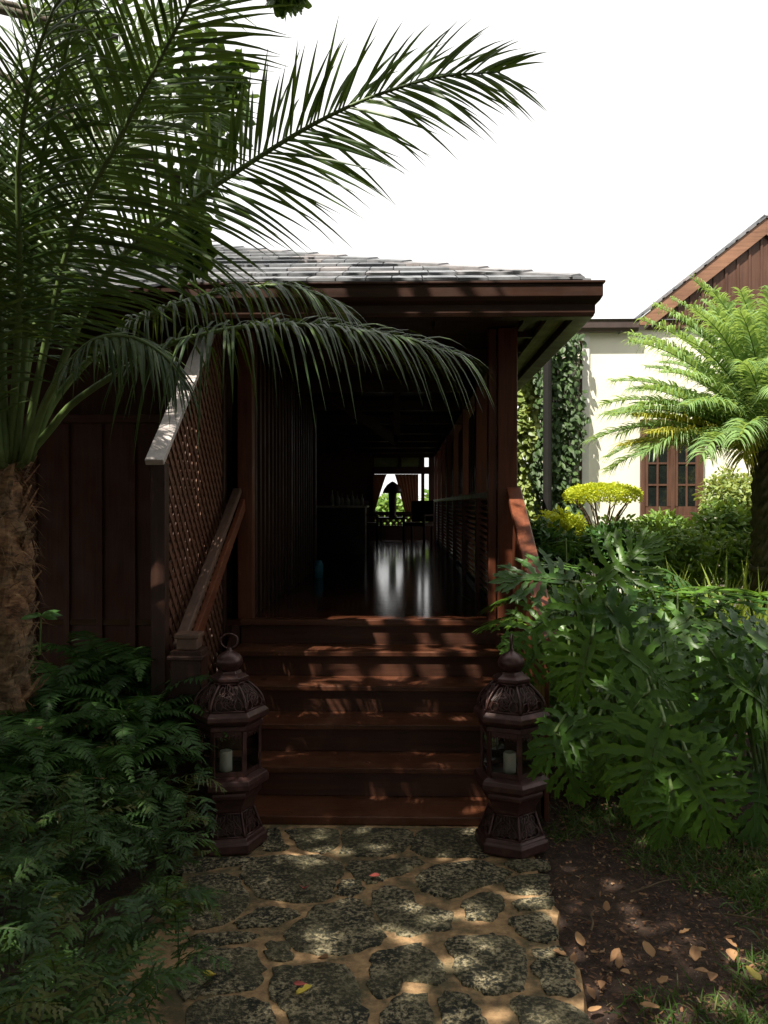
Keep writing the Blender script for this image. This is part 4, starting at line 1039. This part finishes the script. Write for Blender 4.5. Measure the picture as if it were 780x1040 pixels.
for (px, py, Y, rx, rz, lb, mt, Lf) in ((672, 545, 9.6, .55, .42, 'leafy green shrub under the brown window of the cream house', 'shrub_leaf', .10), (725, 540, 9.3, .55, .45, 'sunlit shrub between the window and the cycad trunk', 'shrub_leaf', .10),
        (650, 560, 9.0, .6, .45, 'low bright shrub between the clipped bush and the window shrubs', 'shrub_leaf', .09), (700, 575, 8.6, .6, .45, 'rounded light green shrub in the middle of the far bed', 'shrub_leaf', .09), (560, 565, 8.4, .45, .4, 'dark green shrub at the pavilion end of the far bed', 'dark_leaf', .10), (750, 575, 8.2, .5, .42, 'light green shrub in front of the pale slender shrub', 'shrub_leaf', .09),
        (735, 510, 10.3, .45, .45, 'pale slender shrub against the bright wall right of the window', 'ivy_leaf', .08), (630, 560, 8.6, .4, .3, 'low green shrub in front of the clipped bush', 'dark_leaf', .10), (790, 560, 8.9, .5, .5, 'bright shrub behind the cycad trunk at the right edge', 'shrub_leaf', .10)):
    q = W(px, py, Y); shrub('shrub', lb, 'shrub', tuple(q), (rx, .4, rz), 2300, Lf, Lf * .42, mt)
    
# strap-leaved clumps
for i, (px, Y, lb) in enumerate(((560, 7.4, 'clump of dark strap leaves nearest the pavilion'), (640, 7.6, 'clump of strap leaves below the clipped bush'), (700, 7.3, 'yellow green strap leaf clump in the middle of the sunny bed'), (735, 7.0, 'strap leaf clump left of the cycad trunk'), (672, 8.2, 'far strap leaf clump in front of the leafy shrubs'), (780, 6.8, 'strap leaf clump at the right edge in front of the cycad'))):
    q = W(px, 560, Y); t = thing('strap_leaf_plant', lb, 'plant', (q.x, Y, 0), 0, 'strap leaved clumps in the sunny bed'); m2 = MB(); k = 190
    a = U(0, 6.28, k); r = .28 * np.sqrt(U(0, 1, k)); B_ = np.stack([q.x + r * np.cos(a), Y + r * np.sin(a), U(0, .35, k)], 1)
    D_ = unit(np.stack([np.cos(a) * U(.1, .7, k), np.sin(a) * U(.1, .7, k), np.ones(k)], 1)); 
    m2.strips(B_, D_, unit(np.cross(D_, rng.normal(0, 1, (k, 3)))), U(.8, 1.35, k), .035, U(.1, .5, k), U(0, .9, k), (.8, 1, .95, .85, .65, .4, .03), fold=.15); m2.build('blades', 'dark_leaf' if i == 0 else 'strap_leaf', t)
    
# trellis with vine, and the sunlit ivy beyond the pavilion
tl = thing('trellis', 'wooden slat trellis fixed against the left end of the cream wall', 'trellis', (2.0, 10.85, 0))
for x in (1.79, 1.93, 2.09, 2.26):
    mb = MB(); mb.box(x - .015, x + .015, 10.86, 10.885, 0, 3.95); mb.build('upright', 'dark_wood_z', tl)
for k in range(19):
    mb = MB(); mb.box(1.74, 2.31, 10.886, 10.905, .2 + k * .2, .235 + k * .2); mb.build('slat', 'white_trim', tl)
vn = thing('climbing_vine', 'dark leafy vine covering the trellis beside the cream wall', 'vine', (2.0, 10.8, 0))
m2 = MB(); k = 2600; zv = U(.2, 3.95, k); B_ = np.stack([U(1.70, 2.22, k) + .05 * np.sin(zv * 5) + rng.normal(0, .04, k), 10.86 - np.abs(rng.normal(0, .09, k)), zv], 1); D_ = unit(np.stack([rng.normal(0, .5, k), -np.ones(k) * .5, -U(.2, 1, k)], 1)); S_2 = unit(np.cross(D_, np.array([0, -1, .4]) + rng.normal(0, .35, (k, 3))))
m2.strips(B_, D_, S_2, U(.05, .12, k), U(.04, .07, k), .1, U(0, .8, k), (.4, 1, .8, .1), fold=.1, ); m2.build('foliage', 'vine_leaf', vn)
m2 = MB()
for i in range(9):
    x = U(1.8, 2.2); m2.tube(bez([(x, 10.84, 0), (x + U(-.1, .1), 10.83, 1.3), (x + U(-.15, .15), 10.83, 2.6), (x + U(-.1, .1), 10.83, 3.8)], 16), .008, 4)
m2.build('stems', 'twig', vn)
iv = thing('ivy_hedge', 'tall sunlit ivy hedge seen between the pavilion post and the trellis', 'hedge', (1.6, 12.3, 0))
m2 = MB(); k = 11000; X2 = U(.9, 2.3, k); dep = .25 * np.sin(X2 * 7) * np.sin(X2 * 3 + 1); Z2 = U(0, 4.2, k)
B_ = np.stack([X2, 12.5 + dep - .15 * np.sin(Z2 * 4 + X2 * 5) - U(0, .25, k), Z2], 1); D_ = unit(np.stack([rng.normal(0, .6, k), -np.ones(k) * .6, -U(-.2, 1, k)], 1)); S_2 = unit(np.cross(D_, np.array([0, -1, .6]) + rng.normal(0, .4, (k, 3))))
m2.strips(B_, D_, S_2, U(.07, .14, k), U(.05, .10, k), .1, U(0, .85, k), (.4, 1, .85, .1), fold=.1); m2.build('foliage', 'ivy_leaf', iv)
m2 = MB(); 
for x in np.arange(1.0, 2.6, .3): m2.tube(bez([(x, 12.7, 0), (x + .05, 12.7, 2), (x, 12.7, 4)], 8), .03, 5)
m2.build('stems', 'twig', iv)

# far trees seen through the end window and behind
for i, (x, y, h, r, lb) in enumerate(((-3.5, 30, 3.0, 1.8, 'bushy tree left of the view through the far window'), (-0.6, 33, 2.3, 1.6, 'low bushy tree straight beyond the far window'), (1.6, 29, 2.4, 1.5, 'bushy tree right of the view through the far window'))):
    t = thing('background_tree', lb, 'tree', (x, y, 0), 0, 'trees beyond the pavilion'); m2 = MB(); cs = [(x + U(-1, 1) * r * .6, y + U(-.6, .6), h * .55 + U(-.4, .5) * h * .5) for _ in range(10)]
    blob_leaves(m2, cs, [(r * .5, r * .5, r * .42)] * 10, 2600, .28, .14, shell=.3); m2.build('crown', 'shrub_leaf', t)
    m2 = MB(); m2.tube([(x, y, 0), (x + .1, y, h * .6)], [.15, .06], 8); m2.build('trunk', 'bark_grey', t)

# ================================================================== FERNS (LEFT)
def fern(label, base, n_, Lf, spread, mat='fern_leaf', pin=.09, a0=0, arc=6.28, group='sword ferns left of the path', el=(35, 75), name='fern'):
    t = thing(name, label, 'fern', tuple(base), 0, group); L_ = MB(); S_ = MB()
    for i in range(n_):
        a = a0 + arc * (i + U(-.4, .4)) / n_; e = R(U(*el)); p = Vector(base) + Vector((U(-.04, .04), U(-.04, .04), 0)); pts = [p.copy()]; L1 = Lf * U(.75, 1.1)
        for k in range(6):
            p = p + Vector((math.cos(a) * math.cos(e), math.sin(a) * math.cos(e), math.sin(e))) * L1 / 6; pts.append(p.copy()); e -= R(14 + spread * k)
        frond(L_, S_, bez(pts, 18), 34, pin * Lf / .7, .018 * Lf / .7 * 1.1, ang=(80, 60), droop=.25, r0=.004, start=.12, up=.05, jit=.08, prof=(.8, 1, .85, .5, .06), lprof=(.55, .9, 1, 1, .85, .6, .3, .1), sides=4, var=float(U(0, .95)))
    f_ = L_.build('fronds', mat, t); S_.build('stalks', 'stem_dark', t); return t
ferns = [
 ('large sword fern arching over the left lantern dome', W(128, 760, 4.15), 20, .62), ('sword fern at the foot of the tall lattice screen', W(150, 740, 4.35), 16, .7),
 ('fern in front of the brown wall between palm and screen', W(110, 700, 4.9), 16, .8), ('fern beside the shaggy palm trunk', W(62, 720, 4.4), 16, .7),
 ('fern with fronds touching the waist of the left lantern', W(145, 835, 3.85), 14, .34), ('fern below the palm trunk at the left edge', W(20, 780, 3.7), 15, .62),
 ('fern in the middle of the left bank', W(95, 800, 3.8), 16, .66), ('upright fern close to the screen post', W(140, 700, 4.7), 12, .7),
]
for lb, p, n_, L1 in ferns: fern(lb, (p.x, p.y, max(0.02, p.z - .06)), n_, L1, 4, pin=.11)
# lacy undergrowth filling the bank: cannot be counted
L_ = MB(); S_ = MB()
cnt = 0
while cnt < 1900:
    y = U(1.7, 5.4); x = U(-3.4, -.72)
    lim = -.25 * y + .03 + .05 * math.sin(y * 7)
    if x > lim - .08: continue
    top = .42 + .22 * min(1, (lim - x) / .5) + .06 * math.sin(x * 5 + y * 3)
    e0 = R(U(20, 85)); a = U(0, 6.28); L1 = U(.15, .32); zb = U(.02, max(.05, top - .08)) if rng.random() < .35 else U(top * .55, top); p = Vector((x, y, zb)); pts = [p.copy()]
    for k in range(5):
        p = p + Vector((math.cos(a) * math.cos(e0), math.sin(a) * math.cos(e0), math.sin(e0))) * L1 / 5; pts.append(p.copy()); e0 -= R(20)
    frond(L_, S_, bez(pts, 10), 14, .058, .0155, ang=(70, 45), droop=.3, r0=.003, start=.15, up=.1, jit=.2, prof=(.3, 1, .35, .9, .3, .7, .25, .05), lprof=(.7, 1, 1, .8, .4), sides=3, var=float(rng.random() ** 1.6))
    cnt += 1
o = L_.build('undergrowth', 'lacy_leaf'); tag(o, 'dense lacy green undergrowth covering the bank left of the path', 'undergrowth', kind='stuff'); S_.build('stalks', 'stem_dark', o)
# small broadleaf by the trunk
t = thing('seedling', 'small broad leaved seedling against the wall right of the palm trunk', 'plant', tuple(W(40, 660, 3.9))); m2 = MB(); q = W(42, 625, 3.85)
B_ = np.array([tuple(q)] * 7); a = np.array([-.2, .5, 2.6, 3.3, 4.4, 5.4, 1.3]); D_ = unit(np.stack([np.cos(a), np.sin(a) * .5, U(-.1, .5, 7)], 1)); m2.strips(B_, D_, unit(np.cross(D_, np.array([0, -.5, 1.0]) + 0 * D_)), U(.08, .13, 7), .045, .4, U(.3, .9, 7), (.1, .8, 1, .7, .05), fold=.15)
m2.build('leaves', 'dark_leaf', t); m2 = MB(); m2.tube([W(40, 665, 3.9), q], .004, 5); m2.build('stem', 'stem_green', t)

# ================================================================== GROUND COVER RIGHT
m2 = MB(); k = 22000   # grass tufts
cx = U(.82, 3.6, 460); cyy = U(2.1, 4.8, 460); keep = (np.sin(cx * 3.1 + 2) + np.sin(cyy * 2.7 + cx) > -.7); cx, cyy = cx[keep], cyy[keep]
idx = rng.integers(0, len(cx), k); B_ = np.stack([cx[idx] + rng.normal(0, .06, k), cyy[idx] + rng.normal(0, .06, k), np.zeros(k)], 1); B_[:, 2] = hgt(B_[:, 0], B_[:, 1]) - .035 + .05 * np.clip((B_[:, 0] - .9) / 2, 0, 1)
D_ = unit(np.stack([rng.normal(0, .7, k), rng.normal(0, .7, k), np.ones(k)], 1)); m2.strips(B_, D_, unit(np.cross(D_, rng.normal(0, 1, (k, 3)))), U(.04, .13, k), .006, U(.1, .8, k), U(0, 1, k), (.8, 1, .6, .05))
o = m2.build('grass', 'grass_blade'); tag(o, 'thin patchy grass on the dark soil at the lower right', 'grass', kind='stuff')
m2 = MB(); k = 15000    # bark chips and leaf crumbs
B_ = np.stack([U(.66, 4.2, k), U(1.9, 6.2, k), np.zeros(k)], 1); B_[:, 2] = hgt(B_[:, 0], B_[:, 1]) - .025 + U(0, .02, k) + .05 * np.clip((B_[:, 0] - .9) / 2, 0, 1)
D_ = unit(np.stack([rng.normal(0, 1, k), rng.normal(0, 1, k), rng.normal(0, .25, k)], 1)); m2.strips(B_, D_, unit(np.cross(D_, np.array([0, 0, 1]) + rng.normal(0, .4, (k, 3)))), U(.008, .03, k), U(.005, .014, k), U(-.1, .2, k), U(0, 1, k) ** 2.6, (.5, 1, .8, .3))
o = m2.build('leaf_litter', 'litter'); tag(o, 'fine bark chips and leaf crumbs on the soil right of the path', 'leaf litter', kind='stuff')
# counted dry leaves
def dead_leaf(p, L, Wd, a, mat, label, group=None):
    m2 = MB(); d = np.array([[math.cos(a), math.sin(a), .05]]); s_ = np.array([[-math.sin(a), math.cos(a), 0.0]])
    m2.strips(np.array([[0, 0, .006]]), d, s_, L, Wd, U(-.5, -.05), U(0, 1), [(.12, .7, 1, .85, .45, .05), (.3, .95, 1, .9, .7, .2), (.1, .45, .8, 1, .8, .1), (.5, .8, .6, .9, .5, .15)][rng.integers(0, 4)], fold=U(.1, .45))
    o = m2.build('fallen_leaf', mat, solid=.0012, smooth=True); o.location = tuple(p); tag(o, label, 'leaf', group)
dl = [(575,972),(582,980),(590,1000),(597,1022),(620,976),(628,983),(610,1003),(604,1012),(663,980),(668,1008),(680,974),(702,975),(706,985),(722,998),(722,1006),(606,965),(592,960),(616,926),(654,912),(560,1010),(748,972),(745,985),(690,958),(640,990),(650,1020),(735,962)]
ORD = ['first', 'second', 'third', 'fourth', 'fifth', 'sixth', 'seventh', 'eighth', 'ninth', 'tenth', 'eleventh', 'twelfth', 'thirteenth']
def band(y): return 0 if y >= 998 else (1 if y >= 970 else 2)
BN = ['in the scatter nearest the viewer', 'in the middle scatter on the soil', 'in the farthest scatter on the soil']
rank = {}
for b_ in range(3):
    for j_, q_ in enumerate(sorted([p_ for p_ in dl if band(p_[1]) == b_])): rank[q_] = ORD[j_] + ' dry leaf counting from the path, ' + BN[b_]
for i, (x, y) in enumerate(dl):
    p = G(x, y); p.z = float(hgt(p.x, p.y)) - .005 + (.03 if p.x > .9 else 0); dead_leaf(p, U(.035, .072), U(.026, .045), U(0, 6.28), 'dry_leaf', rank[(x, y)], 'dry leaves on the soil')
for x, y, mt, lb in ((310, 903, 'red_leaf', 'small pink red leaf on the large oval paving stone'), (309, 1000, 'red_leaf', 'dull red leaf on the big paving stone nearest the viewer'), (218, 992, 'yellow_leaf', 'yellow leaf at the left side of the path by the undergrowth'),
        (376, 890, 'red_leaf', 'tiny reddish leaf on a paving stone in front of the steps'), (323, 975, 'dry_leaf', 'tan leaf lying in a mortar joint in the middle of the path'), (301, 1012, 'yellow_leaf', 'pale dry leaf beside the dull red leaf on the path'), (773, 997, 'yellow_leaf', 'orange yellow leaf in the grass at the right edge')):
    p = G(x, y, .018); dead_leaf(p, .055, .042, U(0, 6.28), mt, lb)

# ================================================================== SHADE TREE (above and behind the viewer, one limb reaches into view)
tt = thing('shade_tree', 'broad leaved tree whose round green leaves show behind the palm at the upper left', 'tree', (-4.6, .2, 0))
L_ = MB(); cs = []; rs = []
k = 0
while k < 120:
    p = np.array([U(-8.2, 2.0), U(-5.2, 3.9), U(5.6, 8.6)])
    q = ((p[0] + 3.0) / 5.0) ** 2 + ((p[1] + .6) / 4.6) ** 2 + ((p[2] - 7) / 1.9) ** 2
    if q > 1: continue
    cs.append(tuple(p)); rs.append((U(.6, 1.1), U(.6, 1.1), U(.35, .6))); k += 1
blob_leaves(L_, cs, rs, 12300, .17, .13, prof=(.2, .85, 1, .9, .15), shell=.1, upb=.2)
vis = [W(215, 120, 6.2), W(195, 190, 6.4), W(175, 60, 6.0), W(120, 40, 6.0), W(235, 80, 6.3), W(70, 20, 6.2), W(60, 100, 6.6), W(15, 200, 6.8), W(105, 170, 6.6), W(135, 95, 6.4), W(50, 250, 6.8), W(290, -10, 5.6), W(160, 240, 6.3), W(195, 250, 4.9)]
blob_leaves(L_, [tuple(p) for p in vis], [(.32, .3, .32), (.25, .3, .35), (.4, .3, .35), (.4, .3, .35), (.12, .2, .18), (.3, .3, .2), (.4, .3, .3), (.35, .3, .35), (.3, .3, .25), (.3, .3, .25), (.4, .3, .25), (.10, .15, .06), (.15, .2, .2), (.06, .08, .18)], 2000, .10, .085, prof=(.3, .9, 1, .9, .2), shell=.1)
L_.build('crown', 'canopy_leaf', tt)
S_ = MB(); S_.tube(bez([(-4.6, .2, -.1), (-4.5, .2, 2), (-4.1, .3, 4), (-3.6, .2, 6)], 20), np.linspace(.28, .16, 21), 12)
for i in range(26):
    q = cs[i * 4]; S_.tube(bez([(-4.0 + U(-.2, .3), .3, U(3.8, 5.6)), ((q[0] - 4) / 2, (q[1] + .3) / 2, 5.8), q], 12), np.linspace(.09, .015, 13), 6)
for q in (vis[1], vis[5], vis[3]):
    S_.tube(bez([(-4.1, .4, 4.0), (-4.6, 3.2, 5.2), (-4.0, 5.2, 5.3), tuple(q)], 16), np.linspace(.10, .012, 16 + 0), 6) if False else S_.tube(bez([(-4.1, .4, 4.0), (-4.6, 3.2, 5.2), (-4.0, 5.2, 5.3), tuple(q)], 15), .03, 6)
S_.build('trunk', 'bark_grey', tt, smooth=True)

# ================================================================== UNSEEN TREES BEHIND THE VIEWER, added to darken the front garden
def unseen_shade_tree(label, x, y, h, r, nl, zc=.55):
    t = thing('unseen_shade_tree', label, 'tree', (x, y, 0), 0, 'unseen trees added to shade the forecourt'); m2 = MB(); cs = []; rs = []
    for _ in range(34):
        d = rng.normal(0, 1, 3); d /= np.linalg.norm(d); q = rng.random() ** .4
        cs.append((x + d[0] * r * q, y + d[1] * r * q, h * zc + d[2] * h * (1 - zc) * q * .95)); rs.append((r * .32, r * .32, r * .26))
    blob_leaves(m2, cs, rs, nl, .26, .19, prof=(.2, .85, 1, .9, .15), shell=.1); m2.build('crown', 'canopy_leaf', t)
    m2 = MB(); m2.tube(bez([(x, y, -.1), (x + .15, y, h * .3), (x, y + .1, h * .62)], 12), np.linspace(.24, .1, 13), 10)
    for i in range(9): m2.tube(bez([(x, y, h * .4), ((x + cs[i][0]) / 2, (y + cs[i][1]) / 2, h * .5), cs[i]], 8), np.linspace(.08, .015, 9), 6)
    m2.build('trunk', 'bark_grey', t, smooth=True)
for lb, x, y, h, r in (('unseen broad tree behind the viewer to the left', -6.5, -6, 8.5, 3.3), ('unseen broad tree straight behind the viewer', -1.0, -7.5, 8.5, 3.4), ('unseen broad tree behind the viewer to the right', 4.6, -6.2, 8.5, 3.4),
        ('unseen tree right of the viewer beside the lawn', 7.6, -1.6, 8.0, 3.1), ('unseen tree left of the viewer beyond the fern bank', -9.0, 0.5, 8.0, 3.2), ('unseen tree left of the palm beside the pavilion', -9.6, 5.5, 8.5, 3.0),):
    unseen_shade_tree(lb, x, y, h, r, 9000)
# unseen crown added to block sky light over the right forecourt
t = thing('unseen_shade_tree', 'unseen spreading tree added to shade the right of the forecourt', 'tree', (5.4, .4, 0), 0, 'unseen trees added to shade the forecourt'); m2 = MB(); cs = []; rs = []
for _ in range(60):
    cs.append((U(.8, 6.4), U(-3.6, 3.0), U(6.0, 8.2))); rs.append((U(.6, 1.0), U(.6, 1.0), U(.3, .55)))
blob_leaves(m2, cs, rs, 7500, .17, .13, prof=(.2, .85, 1, .9, .15), shell=.1); m2.build('crown', 'canopy_leaf', t)
m2 = MB(); m2.tube(bez([(5.4, .4, -.1), (5.3, .4, 3), (4.6, .2, 6.5)], 12), np.linspace(.2, .08, 13), 10)
for i in range(14): m2.tube(bez([(5.0, .3, 4.6), ((5 + cs[i][0]) / 2, cs[i][1] / 2, 5.8), cs[i]], 8), np.linspace(.06, .012, 9), 6)
m2.build('trunk', 'bark_grey', t, smooth=True)

for x, y, Y, lb in ((107, 792, 3.55, 'brown dead leaf caught on top of the undergrowth in the left bank'), (36, 741, 3.8, 'small orange brown leaf lodged in the ferns near the left edge'), (14, 888, 2.9, 'broad brown leaf resting on the undergrowth at the left edge')):
    p = W(x, y, Y); dead_leaf(p, .06, .04, U(0, 6.28), 'dry_leaf', lb)
# twigs on the soil
for x, y, a, L, lb in ((640, 905, .4, .32, 'thin forked twig lying on the bare soil under the hanging leaves'), (735, 930, -.5, .25, 'short grey twig on the soil near the grass at the right'), (600, 945, 1.2, .2, 'short twig on the soil close to the path edge')):
    p = G(x, y); m2 = MB(); q = [(0, 0, .012), (L * .3 * math.cos(a), L * .3 * math.sin(a), .02), (L * .7 * math.cos(a + .15), L * .7 * math.sin(a + .15), .014), (L * math.cos(a + .05), L * math.sin(a + .05), .01)]
    m2.tube(bez(q, 9), np.linspace(.005, .002, 10), 5); m2.tube(bez([q[1], (L * .5 * math.cos(a + .6), L * .5 * math.sin(a + .6), .02), (L * .62 * math.cos(a + .8), L * .62 * math.sin(a + .8), .01)], 6), [.003, .0015], 4)
    o = m2.build('twig', 'twig'); o.location = (p.x, p.y, float(hgt(p.x, p.y)) - .01 + .05 * max(0, (p.x - .9) / 2)); tag(o, lb, 'twig')
